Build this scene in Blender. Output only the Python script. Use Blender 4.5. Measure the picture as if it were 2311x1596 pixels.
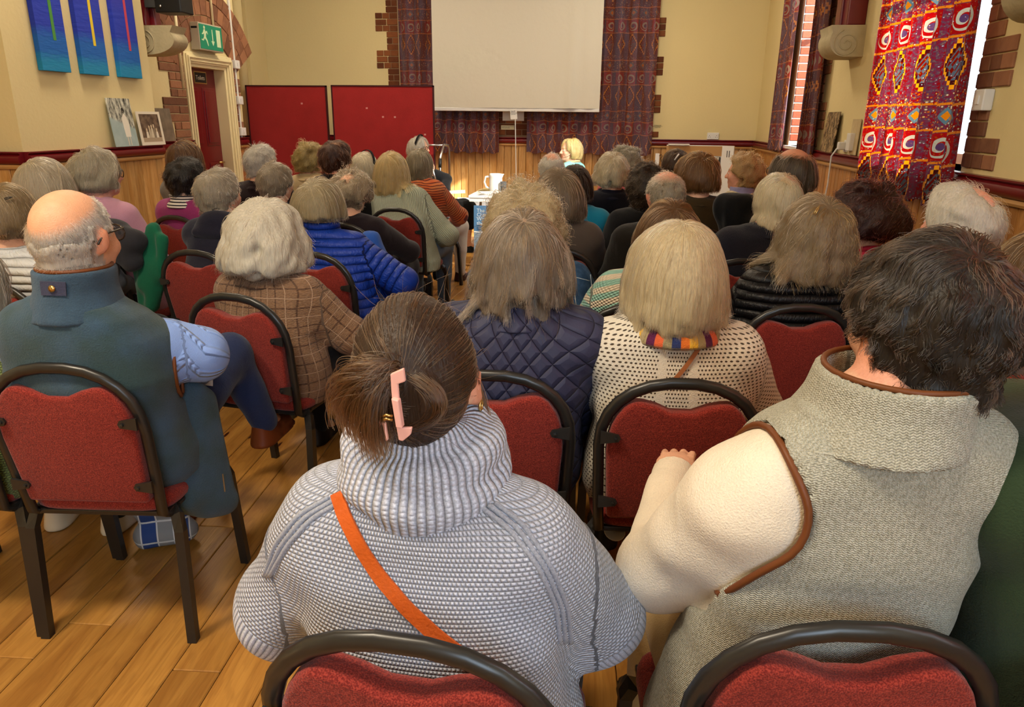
import bpy, bmesh, math, random
import numpy as np
from mathutils import Vector, Matrix, Euler
from mathutils.bvhtree import BVHTree
RNG = np.random.default_rng(7); random.seed(7)
for o in list(bpy.data.objects): bpy.data.objects.remove(o)
SC = bpy.context.scene; COL = SC.collection
F32 = np.float32
# ---------------------------------------------------------------- camera (calibrated on walls and verticals, eye 1.5 m above the floor)
W_, H_ = 2311, 1596
def _n(v): return v / np.linalg.norm(v)
_vp = np.array([1394 - W_/2, 270 - H_/2]); _nd = np.array([1100 - W_/2, 6000 - H_/2])
FPX = float(np.sqrt(-(_vp @ _nd)))
_Y = _n(np.array([_vp[0], _vp[1], FPX])); _Z = -_n(np.array([_nd[0], _nd[1], FPX])); _X = np.cross(_Y, _Z)
RW = np.stack([_X, _Y, _Z]); EYE = np.array([0, 0, 1.5])
def ray(px, py): return _n(RW @ np.array([px - W_/2, py - H_/2, FPX]))
def atz(px, py, z): d = ray(px, py); return EYE + d*((z - 1.5)/d[2])
def aty(px, py, y): d = ray(px, py); return EYE + d*(y/d[1])
def atx(px, py, x): d = ray(px, py); return EYE + d*(x/d[0])
cam = bpy.data.cameras.new('camera'); co = bpy.data.objects.new('camera', cam); COL.objects.link(co)
cam.sensor_fit = 'HORIZONTAL'; cam.sensor_width = 36; cam.lens = FPX/W_*36; cam.clip_start = .05; cam.clip_end = 200
m3 = np.stack([RW @ [1, 0, 0], RW @ [0, -1, 0], RW @ [0, 0, -1]], 1)
M = Matrix(m3.tolist()).to_4x4(); M.translation = Vector(EYE); co.matrix_world = M; SC.camera = co
# ---------------------------------------------------------------- light: daylight through the windows on the right and behind, warm hall lamps
SC.view_settings.view_transform = 'Standard'; SC.view_settings.look = 'None'; SC.view_settings.gamma = 1
SC.view_settings.use_curve_mapping = False; SC.view_settings.exposure = 0.1
SC.cycles.max_bounces = 6; SC.cycles.diffuse_bounces = 3; SC.cycles.glossy_bounces = 2; SC.cycles.transmission_bounces = 4
SC.cycles.transparent_max_bounces = 8; SC.cycles.caustics_reflective = False; SC.cycles.caustics_refractive = False
SC.cycles.use_denoising = True; SC.cycles.sample_clamp_indirect = 4; SC.cycles.use_adaptive_sampling = True; SC.cycles.adaptive_threshold = .03
wd = bpy.data.worlds.new('world'); SC.world = wd; wd.use_nodes = True
_bg = wd.node_tree.nodes['Background']; _bg.inputs[0].default_value = (.72, .86, 1.0, 1); _bg.inputs[1].default_value = 2.2
def light(kind, name, loc, target, power, col, size=None, size_y=None, **k):
    l = bpy.data.lights.new(name, kind); l.energy = power; l.color = col
    o = bpy.data.objects.new(name, l); COL.objects.link(o); o.location = loc
    o.rotation_euler = (Vector(target) - Vector(loc)).to_track_quat('-Z', 'Y').to_euler()
    if kind == 'AREA':
        l.shape = 'RECTANGLE'; l.size = size; l.size_y = size_y or size
    for a, b in k.items(): setattr(l, a, b)
    return o
light('SUN', 'sun', (12, 1, 8), (0, 7.2, 1.2), 20.0, (1, .93, .8), angle=.012)
DAY = (.62, .80, 1.0)
light('AREA', 'daylight_window_near', (2.3, 1.05, 2.35), (-2, 1.6, 1.0), 135, DAY, 1.5, 2.0)
light('AREA', 'daylight_window_rear', (1.2, -2.75, 2.5), (0.2, 2, .8), 85, DAY, 1.6, 1.8)
light('AREA', 'daylight_window_curtain', (2.2, 5.0, 2.3), (-2, 5.2, 1.2), 18, DAY, 1.1, 1.9)
light('AREA', 'daylight_window_far', (2.12, 8.0, 2.3), (-2, 7.6, 1.2), 22, DAY, .9, 1.8)
WARM = (1, .85, .64)
for i, (x, y, e) in enumerate([(-2.0, .3, 100), (-.6, 4.8, 10), (-3.2, 5.0, 46), (-2.9, 8.0, 52), (.2, 8.2, 50), (-.9, .2, 40)]):
    light('AREA', 'hall_lamp_light', (x, y, 3.95), (x, y, 0), e, WARM, .5)
light('SPOT', 'added_table_spot', (1.55, 4.4, 3.7), (-.95, 8.1, .8), 2000, (1, .93, .8), spot_size=.42, spot_blend=.45, shadow_soft_size=.05)  # unseen spot added to brighten table and speakers, stands in for a sunbeam
# ---------------------------------------------------------------- node helper
def lin(h):
    h = h.lstrip('#'); v = [int(h[i:i+2], 16)/255 for i in (0, 2, 4)]
    return tuple(c/12.92 if c <= .04045 else ((c + .055)/1.055)**2.4 for c in v)
class S:
    def __init__(s, g, k): s.g, s.k = g, k
    def _b(s, op, o, r=False):
        return s.g.m(op, o, s) if r else s.g.m(op, s, o)
    def __add__(s, o): return s._b('ADD', o)
    __radd__ = __add__
    def __sub__(s, o): return s._b('SUBTRACT', o)
    def __rsub__(s, o): return s._b('SUBTRACT', o, True)
    def __mul__(s, o): return s._b('MULTIPLY', o)
    __rmul__ = __mul__
    def __truediv__(s, o): return s._b('DIVIDE', o)
    def __lt__(s, o): return s._b('LESS_THAN', o)
    def __gt__(s, o): return s._b('GREATER_THAN', o)
class G:
    def __init__(g, m): g.nt = m.node_tree; g.N = g.nt.nodes; g.L = g.nt.links
    def put(g, i, v):
        if isinstance(v, S): g.L.new(v.k, i)
        elif v is not None:
            if hasattr(i.default_value, '__len__') and len(i.default_value) == 4 and len(v) == 3: v = (*v, 1)
            i.default_value = v
    def m(g, op, a, b=None, c=None):
        n = g.N.new('ShaderNodeMath'); n.operation = op
        for i, v in enumerate((a, b, c)):
            if v is not None: g.put(n.inputs[i], v)
        return S(g, n.outputs[0])
    def fl(g, a): return g.m('FLOOR', a)
    def fr(g, a): return g.m('FRACT', a)
    def ab(g, a): return g.m('ABSOLUTE', a)
    def sn(g, a): return g.m('SINE', a)
    def mod(g, a, b): return g.m('FLOORED_MODULO', a, b)
    def ss(g, a, lo, hi):
        n = g.N.new('ShaderNodeMapRange'); n.interpolation_type = 'SMOOTHSTEP'
        g.put(n.inputs[0], a); n.inputs[1].default_value = lo; n.inputs[2].default_value = hi; return S(g, n.outputs[0])
    def attr(g, name): 
        n = g.N.new('ShaderNodeAttribute'); n.attribute_name = name; return n
    def av(g, name): return S(g, g.attr(name).outputs['Vector'])
    def ac(g, name): return S(g, g.attr(name).outputs['Color'])
    def obj(g): return S(g, g.N.new('ShaderNodeTexCoord').outputs['Object'])
    def rnd(g): return S(g, g.N.new('ShaderNodeObjectInfo').outputs['Random'])
    def xyz(g, v):
        n = g.N.new('ShaderNodeSeparateXYZ'); g.put(n.inputs[0], v); return [S(g, n.outputs[i]) for i in range(3)]
    def vec(g, x, y, z=0.):
        n = g.N.new('ShaderNodeCombineXYZ')
        for i, v in enumerate((x, y, z)): g.put(n.inputs[i], v)
        return S(g, n.outputs[0])
    def sc(g, v, s):
        n = g.N.new('ShaderNodeVectorMath'); n.operation = 'MULTIPLY'; g.put(n.inputs[0], v); n.inputs[1].default_value = s; return S(g, n.outputs[0])
    def va(g, v, w):
        n = g.N.new('ShaderNodeVectorMath'); n.operation = 'ADD'; g.put(n.inputs[0], v); g.put(n.inputs[1], w); return S(g, n.outputs[0])
    def noise(g, v, scale=5., det=2., rough=.5, dist=0.):
        n = g.N.new('ShaderNodeTexNoise'); g.put(n.inputs['Vector'], v); n.inputs['Scale'].default_value = scale
        n.inputs['Detail'].default_value = det; n.inputs['Roughness'].default_value = rough; n.inputs['Distortion'].default_value = dist
        return S(g, n.outputs[0])
    def vor(g, v, scale, feat='F1'):
        n = g.N.new('ShaderNodeTexVoronoi'); n.feature = feat; g.put(n.inputs['Vector'], v); n.inputs['Scale'].default_value = scale
        return n
    def mix(g, f, a, b):
        n = g.N.new('ShaderNodeMix'); n.data_type = 'RGBA'; g.put(n.inputs[0], f); g.put(n.inputs[6], a); g.put(n.inputs[7], b); return S(g, n.outputs[2])
    def hsv(g, c, v):
        n = g.N.new('ShaderNodeHueSaturation'); g.put(n.inputs['Color'], c); g.put(n.inputs['Value'], v); return S(g, n.outputs[0])
    def bump(g, h, dist=.01, strength=1.):
        n = g.N.new('ShaderNodeBump'); g.put(n.inputs['Height'], h); n.inputs['Distance'].default_value = dist; n.inputs['Strength'].default_value = strength
        return S(g, n.outputs[0])
def mat(name, fn=None, col=(.5, .5, .5), rough=.6, **kw):
    m = bpy.data.materials.new(name); m.use_nodes = True; b = m.node_tree.nodes['Principled BSDF']; g = G(m); g.b = b; g.mat = m
    b.inputs['Base Color'].default_value = (*col[:3], 1); b.inputs['Roughness'].default_value = rough
    b.inputs['Specular IOR Level'].default_value = kw.pop('spec', .3)
    for k, v in kw.items(): b.inputs[k.replace('_', ' ').title().replace('Ior', 'IOR')].default_value = v
    if fn:
        r = fn(g)
        if r is not None:
            c, h = r if isinstance(r, tuple) else (r, None)
            if c is not None: g.put(b.inputs['Base Color'], c)
            if h is not None: g.put(b.inputs['Normal'], h)
    return m
# ---------------------------------------------------------------- object helpers
def link(o, parent=None):
    COL.objects.link(o)
    if parent is not None: o.parent = parent
    return o
def tag(o, label=None, cat=None, group=None, kind=None):
    for k, v in (('label', label), ('category', cat), ('group', group), ('kind', kind)):
        if v: o[k] = v
    return o
def empty(name, loc=(0, 0, 0), rz=0., **k):
    o = bpy.data.objects.new(name, None); o.empty_display_size = .1; link(o); o.location = loc; o.rotation_euler = (0, 0, rz); return tag(o, **k)
def mobj(name, me, m=None, parent=None, loc=None, rot=None, **k):
    if m is not None:
        me.materials.clear()
        for x in (m if isinstance(m, (list, tuple)) else [m]): me.materials.append(x)
    o = bpy.data.objects.new(name, me); link(o, parent)
    if loc is not None: o.location = loc
    if rot is not None: o.rotation_euler = rot
    return tag(o, **k)
def np_mesh(name, V, Q, smooth=True):
    me = bpy.data.meshes.new(name); V = np.asarray(V, F32); Q = np.asarray(Q, np.int32); k = Q.shape[1]
    me.vertices.add(len(V)); me.vertices.foreach_set('co', V.ravel()); me.loops.add(Q.size); me.loops.foreach_set('vertex_index', Q.ravel())
    me.polygons.add(len(Q)); me.polygons.foreach_set('loop_start', np.arange(0, Q.size, k, dtype=np.int32))
    me.polygons.foreach_set('use_smooth', np.full(len(Q), smooth)); me.update(calc_edges=True); return me
class MB:                                                   # collects shapes, builds ONE mesh
    def __init__(s): s.v = []; s.f = []; s.uv = None
    def add(s, v, f):
        n = len(s.v); s.v += [tuple(p) for p in v]; s.f += [tuple(i + n for i in q) for q in f]; return s
    def box(s, lo, hi, M=None):
        x0, y0, z0 = lo; x1, y1, z1 = hi
        v = [(x0, y0, z0), (x1, y0, z0), (x1, y1, z0), (x0, y1, z0), (x0, y0, z1), (x1, y0, z1), (x1, y1, z1), (x0, y1, z1)]
        if M is not None: v = [M @ Vector(p) for p in v]
        return s.add(v, [(3, 2, 1, 0), (4, 5, 6, 7), (0, 1, 5, 4), (1, 2, 6, 5), (2, 3, 7, 6), (3, 0, 4, 7)])
    def tube(s, pts, r, seg=8, closed=False, flat=None, up=None):
        P = [Vector(p) for p in pts]; n = len(P); rr = r if hasattr(r, '__len__') else [r]*n; v = []; prev = None
        for i, p in enumerate(P):
            a = P[(i - 1) % n] if closed or i else p; b = P[(i + 1) % n] if closed or i < n - 1 else p
            t = (b - a).normalized()
            if up is not None: u = Vector(up); u = (u - t*u.dot(t)).normalized()
            elif prev is None: u = t.orthogonal().normalized()
            else: u = (prev - t*prev.dot(t)); u = u.normalized() if u.length > 1e-6 else t.orthogonal().normalized()
            prev = u; w = t.cross(u); fx = flat if flat else 1
            for k in range(seg):
                an = 2*math.pi*(k + .5)/seg; v.append(p + (u*math.cos(an) + w*math.sin(an)*fx)*rr[i])
        f = []; m = n if closed else n - 1
        for i in range(m):
            for k in range(seg):
                j = (i + 1) % n; f.append((i*seg + k, i*seg + (k + 1) % seg, j*seg + (k + 1) % seg, j*seg + k))
        if not closed: f += [tuple(reversed(range(seg))), tuple((n - 1)*seg + k for k in range(seg))]
        return s.add(v, f)
    def lathe(s, prof, seg=20, M=None, cap=True):
        v = [(r*math.cos(2*math.pi*k/seg), r*math.sin(2*math.pi*k/seg), z) for r, z in prof for k in range(seg)]
        if M is not None: v = [M @ Vector(p) for p in v]
        f = [(i*seg + k, i*seg + (k + 1) % seg, (i + 1)*seg + (k + 1) % seg, (i + 1)*seg + k) for i in range(len(prof) - 1) for k in range(seg)]
        if cap: f += [tuple(reversed(range(seg))), tuple((len(prof) - 1)*seg + k for k in range(seg))]
        return s.add(v, f)
    def prism(s, poly, d0, d1, M=None, ax=1):               # polygon in (x,z) extruded along y (ax=1), or (y,z) along x (ax=0)
        n = len(poly); mk = (lambda p, d: (p[0], d, p[1])) if ax == 1 else ((lambda p, d: (d, p[0], p[1])) if ax == 0 else (lambda p, d: (p[0], p[1], d)))
        v = [mk(p, d0) for p in poly] + [mk(p, d1) for p in poly]
        if M is not None: v = [M @ Vector(p) for p in v]
        return s.add(v, [tuple(range(n)), tuple(reversed(range(n, 2*n)))] + [(i, i + n, (i + 1) % n + n, (i + 1) % n) for i in range(n)])
    def grid(s, fn, nu, nv):
        v = [fn(i/(nu - 1), j/(nv - 1)) for j in range(nv) for i in range(nu)]
        return s.add(v, [(j*nu + i, j*nu + i + 1, (j + 1)*nu + i + 1, (j + 1)*nu + i) for j in range(nv - 1) for i in range(nu - 1)])
    def mesh(s, name, smooth=False, bevel=0., seg=2, fixn=True):
        me = bpy.data.meshes.new(name); me.from_pydata([tuple(p) for p in s.v], [], s.f)
        bm = bmesh.new(); bm.from_mesh(me)
        if fixn: bmesh.ops.recalc_face_normals(bm, faces=bm.faces)
        if bevel > 0:
            e = [e for e in bm.edges if len(e.link_faces) == 2 and e.calc_face_angle(0) > .5]
            bmesh.ops.bevel(bm, geom=e, offset=bevel, segments=seg, profile=.5, affect='EDGES', clamp_overlap=True)
        for f in bm.faces: f.smooth = bool(smooth)
        bm.to_mesh(me); bm.free(); me.update()
        if smooth == 'auto': me.set_sharp_from_angle(angle=.7)
        return me
    def build(s, name, m=None, parent=None, smooth=False, bevel=0., loc=None, rot=None, **k):
        return mobj(name, s.mesh(name, smooth, bevel), m, parent, loc, rot, **k)
def copy(o, parent=None, **k):
    c = o.copy(); link(c)
    if parent is not None: c.parent = parent
    for key in ('label', 'category', 'group'):
        if key in c and key not in k: del c[key]
    return tag(c, **k)
def kids(o): return [c for c in bpy.data.objects if c.parent is o]
# ---------------------------------------------------------------- materials of the hall
def wood(name, c1, c2, ax, knot='#3a1606', rough=.4, w=.14, kl=.55):
    def fn(g):
        p = g.xyz(g.obj()); r = g.rnd(); A = p[ax]; B = p[0 if ax != 0 else 1] if ax != 2 else p[0] + p[1]
        off = r*37.
        v = g.vec(A*.9 + off, B*9. + off, r*11.)
        n1 = g.noise(v, 1.6, 4, .6, .6); n2 = g.noise(g.vec(A*2.5 + off, B*60., r*7.), 2., 3, .6)
        vn = g.vor(g.vec((A + off)*(1/kl), (B + r*3.)*(1/w)*1.3, r*5.), 1.)
        d = S(g, vn.outputs['Distance']); kn = g.noise(g.vec(A*9 + off, B*22., 0), 1.5, 2)
        k = g.ss(d + (kn - .5)*.12, .085, .045); halo = g.ss(d, .32, .08)
        ring = g.sn((n1*26. + d*30.)); c = g.mix(g.ss(n1, .3, .7), lin(c1), lin(c2))
        c = g.mix(g.ss(ring, .2, 1.)*.28, c, g.mix(.5, c, lin('#5c2f0c'))); c = g.mix(g.ss(n2, .45, .8)*.35, c, lin('#7a4a1a'))
        c = g.mix(halo*.25, c, lin('#7a3f12')); c = g.mix(k, c, lin(knot)); c = g.hsv(c, r*.36 + .82)
        return c, g.bump(ring*.1 + n2, .0008)
    return mat(name, fn, rough=rough, spec=.4)
M_FLOOR = wood('floor_pine', '#b8853f', '#9c6a2e', 1)
M_WAIN = wood('wainscot_pine', '#c08a4e', '#a26c33', 2, w=.12, kl=.3)
M_WAINL = wood('wainscot_pine_pale', '#cfa468', '#b98646', 2, w=.12, kl=.6)
M_CAP = mat('varnished_cap', col=lin('#b98a52'), rough=.4)
def plaster(name, c):
    def fn(g):
        p = g.obj(); n = g.noise(p, .9, 3); n2 = g.noise(p, 38, 3)
        return g.hsv(lin(c), n*.12 + .94), g.bump(n2, .0016)
    return mat(name, fn, rough=.8, spec=.15)
M_WALL = plaster('cream_plaster', '#e0cf9c'); M_TRIMW = mat('cream_gloss', col=lin('#eadcae'), rough=.35)
M_RED = mat('oxblood_gloss', col=lin('#6a1017'), rough=.28, spec=.5)
def brickmat(name, a, b):
    def fn(g):
        p = g.obj(); r = g.rnd(); n = g.noise(g.va(p, g.vec(r*9, r*5, 0)), 14, 4)
        return g.hsv(g.mix(g.ss(n + r*.6 - .3, .2, .8), lin(a), lin(b)), r*.5 + .75), g.bump(g.noise(p, 60, 3), .003)
    return mat(name, fn, rough=.75, spec=.2)
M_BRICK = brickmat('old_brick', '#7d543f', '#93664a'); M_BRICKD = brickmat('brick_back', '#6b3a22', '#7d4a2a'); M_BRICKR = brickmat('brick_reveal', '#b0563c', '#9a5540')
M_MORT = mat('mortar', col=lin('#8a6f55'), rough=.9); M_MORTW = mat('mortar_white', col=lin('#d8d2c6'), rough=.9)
M_STONE = mat('corbel_stone', lambda g: (g.hsv(lin('#b5a988'), g.noise(g.obj(), 9, 4)*.5 + .75), g.bump(g.noise(g.obj(), 45, 3), .003)), rough=.85)
M_WHITE = mat('white_plastic', col=(.78, .77, .74), rough=.35); M_WHITEP = mat('white_paint', col=(.8, .79, .76), rough=.45)
M_BLACK = mat('black_plastic', col=(.012, .012, .012), rough=.4); M_METAL = mat('chrome_tube', col=(.55, .56, .58), rough=.28, metallic=1.)
M_BRASS = mat('brass', col=(.6, .42, .16), rough=.3, metallic=1.); M_PAPER = mat('paper', col=(.82, .8, .75), rough=.7)
def fabricred(name, a, b, rough=.85):
    def fn(g):
        p = g.obj(); n = g.noise(p, 420, 2); n2 = g.noise(p, 130, 2); n3 = g.noise(p, 6, 2)
        return g.hsv(g.mix(g.ss(n, .35, .7), lin(a), lin(b)), n3*.3 + .85), g.bump(n + n2, .0012)
    return mat(name, fn, rough=rough, spec=.2, sheen_weight=.15)
M_SEAT = fabricred('red_upholstery', '#671712', '#9a372a'); M_BOARD = fabricred('red_felt', '#8e1d1f', '#a02626')
M_FRAME = mat('black_tube', lambda g: (g.mix(g.ss(g.noise(g.obj(), 30, 5, .7), .68, .74), (.016, .015, .014), (.09, .075, .055)), None), rough=.33, spec=.5)
def glass(name):
    m = mat(name, rough=.02); nt = m.node_tree; t = nt.nodes.new('ShaderNodeBsdfTransparent'); gl = nt.nodes.new('ShaderNodeBsdfGlossy'); gl.inputs['Roughness'].default_value = .02
    x = nt.nodes.new('ShaderNodeMixShader'); x.inputs[0].default_value = .08; nt.links.new(t.outputs[0], x.inputs[1]); nt.links.new(gl.outputs[0], x.inputs[2])
    nt.links.new(x.outputs[0], nt.nodes['Material Output'].inputs[0]); return m
M_GLASS = glass('window_glass')
def kilim(g, mute=0.):                                               # woven panels: stepped diamonds, scroll medallions, floral bands
    x, v, _ = g.xyz(g.av('cl')); P = .62; vv = g.mod(v, P); col = g.fl(x/.19); u = g.mod(x, .19) - .095; alt = g.mod(col, 2.)
    nz = g.noise(g.vec(x, v), 60, 3, .7); sp = S(g, g.vor(g.vec(x, v), 75).outputs['Distance']); spc = g.xyz(S(g, g.vor(g.vec(x, v), 75).outputs['Color']))[0]
    base = g.mix(alt, lin('#4e3440' if mute else '#6c2430'), lin('#5a2020' if mute else '#7a1416')); base = g.mix(g.ss(nz, .42, .62)*.8, base, lin('#3a3d48'))
    A = vv < .25; q = .011
    st = lambda a: g.fl(a/q)*q
    d = st(g.ab(u))/.062 + st(g.ab(vv - .125))/.115
    chk = g.mod(g.fl((g.ab(u)*1.9 + g.ab(vv - .125))/.034) + g.fl((u*1.9 - vv)/.034), 2.)
    cA = g.mix(d < 1.0, base, lin('#d98a35')); cA = g.mix(d < .78, cA, lin('#3a0f12')); cA = g.mix(d < .62, cA, g.mix(chk, lin('#4a4f54'), lin('#6a1410')))
    B = (vv > .27)*(vv < .41); r = g.m('SQRT', u*u + (vv - .34)*(vv - .34)); ang = g.m('ARCTAN2', vv - .34, u)
    cB = g.mix(g.ab(u) < .07, base, lin('#8c1a1c')); sw = g.sn(ang*1. + r*170.)
    cB = g.mix((r < .058)*(sw > -.1), cB, lin('#a39a84')); cB = g.mix(r < .02, cB, lin('#4a2f4a'))
    C = vv > .43; d2 = g.ab(u)/.04 + g.ab(vv - .495)/.045
    cC = g.mix(g.ss(sp, .45, .2)*(spc > .35), base, g.mix(spc > .7, lin('#b0562a'), lin('#c9a060'))); cC = g.mix(d2 < 1., cC, lin('#4f6468')); cC = g.mix(d2 < .55, cC, lin('#c4702c'))
    c = g.mix(A, cC, cA); c = g.mix(B, c, cB)
    ln = g.m('MINIMUM', g.ab(vv - .26), g.m('MINIMUM', g.ab(vv - .42), g.ab(vv - .555)))
    c = g.mix((ln < .006)*(nz > .4), c, lin('#c2703a')); c = g.mix(g.ss(nz, .56, .7)*.5, c, lin('#a8743c'))
    c = g.mix(g.ss(sp, .3, .1)*(spc > .75), c, lin('#9fa6a8'))
    if mute: c = g.mix(mute, c, g.mix(g.ss(g.noise(g.vec(x*5, v*.8), 2, 2), .4, .6), lin('#7a6676'), lin('#7c4434')))
    return g.hsv(c, .95), g.bump(nz, .001)
def curtain_mat(name, tr, mute=0.):
    m = mat(name, lambda g: kilim(g, mute), rough=.85, spec=.1, sheen_weight=.1); nt = m.node_tree; b = nt.nodes['Principled BSDF']; t = nt.nodes.new('ShaderNodeBsdfTranslucent')
    src = b.inputs['Base Color'].links[0].from_socket; h = nt.nodes.new('ShaderNodeHueSaturation'); h.inputs['Saturation'].default_value = 1.1; h.inputs['Value'].default_value = 1.6
    nt.links.new(src, h.inputs['Color']); nt.links.new(h.outputs[0], t.inputs[0]); x = nt.nodes.new('ShaderNodeMixShader'); x.inputs[0].default_value = tr
    nt.links.new(b.outputs[0], x.inputs[1]); nt.links.new(t.outputs[0], x.inputs[2]); nt.links.new(x.outputs[0], nt.nodes['Material Output'].inputs[0]); return m
M_CURT = curtain_mat('kilim_curtain', .4); M_CURTB = curtain_mat('kilim_curtain_back', .1, .5)
# ---------------------------------------------------------------- room shell
XR, XD, XP, XB, YB, YF, ZC = 1.8, -4.3, -3.86, -4.84, 10.35, -3.0, 4.25
ST = dict(kind='structure')
flo = MB().box((-6.2, YF - .5, -.12), (3.2, YB + .4, -.012)).build('floor', mat('sub_floor', col=(.02, .012, .006), rough=.9), **ST)
PW, FA = .14, math.radians(4.4)
pl_me = {}
def plank_mesh(L, w, t, bev=.003, ax=1):
    k = (round(L, 3), w, ax)
    if k not in pl_me:
        b = MB()
        if ax == 1: b.box((-w/2 + .0012, 0, -t), (w/2 - .0012, L - .0015, 0))
        else: b.box((-w/2 + .0018, 0, 0), (w/2 - .0018, t, L))
        pl_me[k] = b.mesh('plank', bevel=bev, seg=1)
    return pl_me[k]
n = 0; Rz = Matrix.Rotation(FA, 3, 'Z')
for i in range(-36, 25):
    y = -2.4 - RNG.uniform(0, 1.8); x = i*PW
    while y < 11.2:
        L = float(RNG.choice([2.2, 2.9, 3.6, 4.3])); a, b = Rz @ Vector((x, y, 0)), Rz @ Vector((x, y + L, 0))
        if b.y > YF and a.y < YB and max(a.x, b.x) > -4.95 and min(a.x, b.x) < 1.95 and n < 298:
            mobj('plank', plank_mesh(L, PW, .011), M_FLOOR, flo, loc=a, rot=(0, 0, FA)); n += 1
        y += L
ceil = MB().box((-5.3, YF - .4, ZC), (2.4, YB + .4, ZC + .15)).build('ceiling', plaster('ceiling_plaster', '#e2d8bc'), **ST)
wall_back = MB().box((-5.3, YB, -.1), (XR + .5, YB + .3, ZC)).build('wall_back', M_WALL, **ST)
wl = MB().box((-5.3, 8.45, -.1), (XB, YB, ZC)).box((-5.3, 8.2, -.1), (XD, 8.45, ZC)).box((-5.3, 7.38, 2.02), (XD, 8.2, ZC)).box((-5.3, 6.05, -.1), (XD, 7.38, ZC)) \
    .box((-5.3, 4.53, -.1), (XP, 6.05, ZC)).box((-5.3, YF, -.1), (XD, 4.53, ZC)).box((-5.3, 7.38, -.1), (XD - .35, 8.2, 2.02))
wall_left = wl.build('wall_left', M_WALL, **ST)
WINS = [(7.5, 8.42, 1.26, 3.15), (4.26, 5.6, 1.26, 3.3), (.3, 1.8, 1.26, 3.4)]
wr = MB(); ys = YB; OUT = XR + .42
for y0, y1, z0, z1 in WINS:
    wr.box((XR, y1, -.1), (OUT, ys, ZC)); wr.box((XR, y0, -.1), (OUT, y1, z0)); wr.box((XR, y0, z1), (OUT, y1, ZC)); ys = y0
wr.box((XR, YF, -.1), (OUT, ys, ZC)); wall_right = wr.build('wall_right', M_WALL, **ST)
wf = MB().box((-5.3, YF - .3, -.1), (.1, YF, ZC)).box((1.9, YF - .3, -.1), (2.4, YF, ZC)).box((.1, YF - .3, -.1), (1.9, YF, 1.4)).box((.1, YF - .3, 3.5), (1.9, YF, ZC))
wall_front = wf.build('wall_front', M_WALL, **ST)
for k, (y0, y1, z0, z1) in enumerate(WINS):
    X0 = XR + .31
    w = MB().box((X0, y0, z0), (X0 + .06, y0 + .06, z1)).box((X0, y1 - .06, z0), (X0 + .06, y1, z1)).box((X0, y0 + .06, z0), (X0 + .06, y1 - .06, z0 + .06)).box((X0, y0 + .06, z1 - .06), (X0 + .06, y1 - .06, z1)) \
        .build(f'window_{k + 1}', M_WHITEP, **ST)
    MB().box((X0 + .01, (y0 + y1)/2 - .025, z0 + .06), (X0 + .05, (y0 + y1)/2 + .025, z1 - .06)).build('mullion', M_WHITEP, w)
    MB().box((X0 + .01, y0 + .06, z0 + 1.15), (X0 + .05, y1 - .06, z0 + 1.19)).build('transom', M_WHITEP, w)
    MB().box((X0 + .027, y0 + .06, z0 + .06), (X0 + .031, y1 - .06, z1 - .06)).build('pane', M_GLASS, w)
    MB().box((XR - .045, y0 - .05, z0 - .035), (X0, y1 + .05, z0)).build('window_sill', M_WHITEP, w, bevel=.006)
rw = MB().box((.1, YF - .15, 1.4), (1.9, YF - .1, 1.46)).box((.1, YF - .15, 3.44), (1.9, YF - .1, 3.5)).box((.1, YF - .15, 1.46), (.16, YF - .1, 3.44)).box((1.84, YF - .15, 1.46), (1.9, YF - .1, 3.44)).build('window_4', M_WHITEP, **ST)
MB().box((.16, YF - .127, 1.46), (1.84, YF - .123, 3.44)).build('pane', M_GLASS, rw)
# bricks: one object each on the wall that carries them
br_me = {}
def brick(parent, lo, hi, m, bev=.004):
    s = tuple(round(hi[i] - lo[i], 3) for i in range(3))
    if (s, m.name) not in br_me:
        me = MB().box([-q/2 for q in s], [q/2 for q in s]).mesh('brick', bevel=bev, seg=1); me.materials.append(m); br_me[(s, m.name)] = me
    j = RNG.uniform(-.0015, .0015, 3)
    return mobj('brick', br_me[(s, m.name)], None, parent, loc=[(lo[i] + hi[i])/2 + j[i] for i in range(3)])
CH = .077
def quoin_back(xin, sgn, lo_z, hi_z, ph):
    z = lo_z; k = ph
    while z < hi_z:
        wd_ = .31 if (k//3) % 2 == 0 else .16
        xs = [0, .11, .21, wd_] if k % 2 == 0 and wd_ > .2 else ([0, wd_/2, wd_] if wd_ > .2 else ([0, wd_] if k % 2 else [0, .08, wd_]))
        for a, b in zip(xs[:-1], xs[1:]):
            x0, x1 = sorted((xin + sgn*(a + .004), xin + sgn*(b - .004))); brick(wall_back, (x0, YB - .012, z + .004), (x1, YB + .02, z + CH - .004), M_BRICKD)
        z += CH; k += 1
quoin_back(-2.96, -1, 1.28, 3.3, 1); quoin_back(.24, 1, 1.28, 3.3, 2)
MB().box((-3.1, YB - .006, 1.26), (-2.96, YB, 3.3)).box((.24, YB - .006, 1.26), (.38, YB, 3.3)).box((-1.72, YB - .006, 1.26), (-1.08, YB, 1.9)).build('mortar_bed', M_MORT, wall_back)
for r in range(8):
    x = -1.72 - (.11 if r % 2 else 0)
    while x < -1.08:
        brick(wall_back, (max(x, -1.72) + .004, YB - .014, 1.28 + r*CH + .005), (min(x + .22, -1.08) - .004, YB + .01, 1.28 + (r + 1)*CH - .005), M_BRICKD); x += .22
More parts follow.
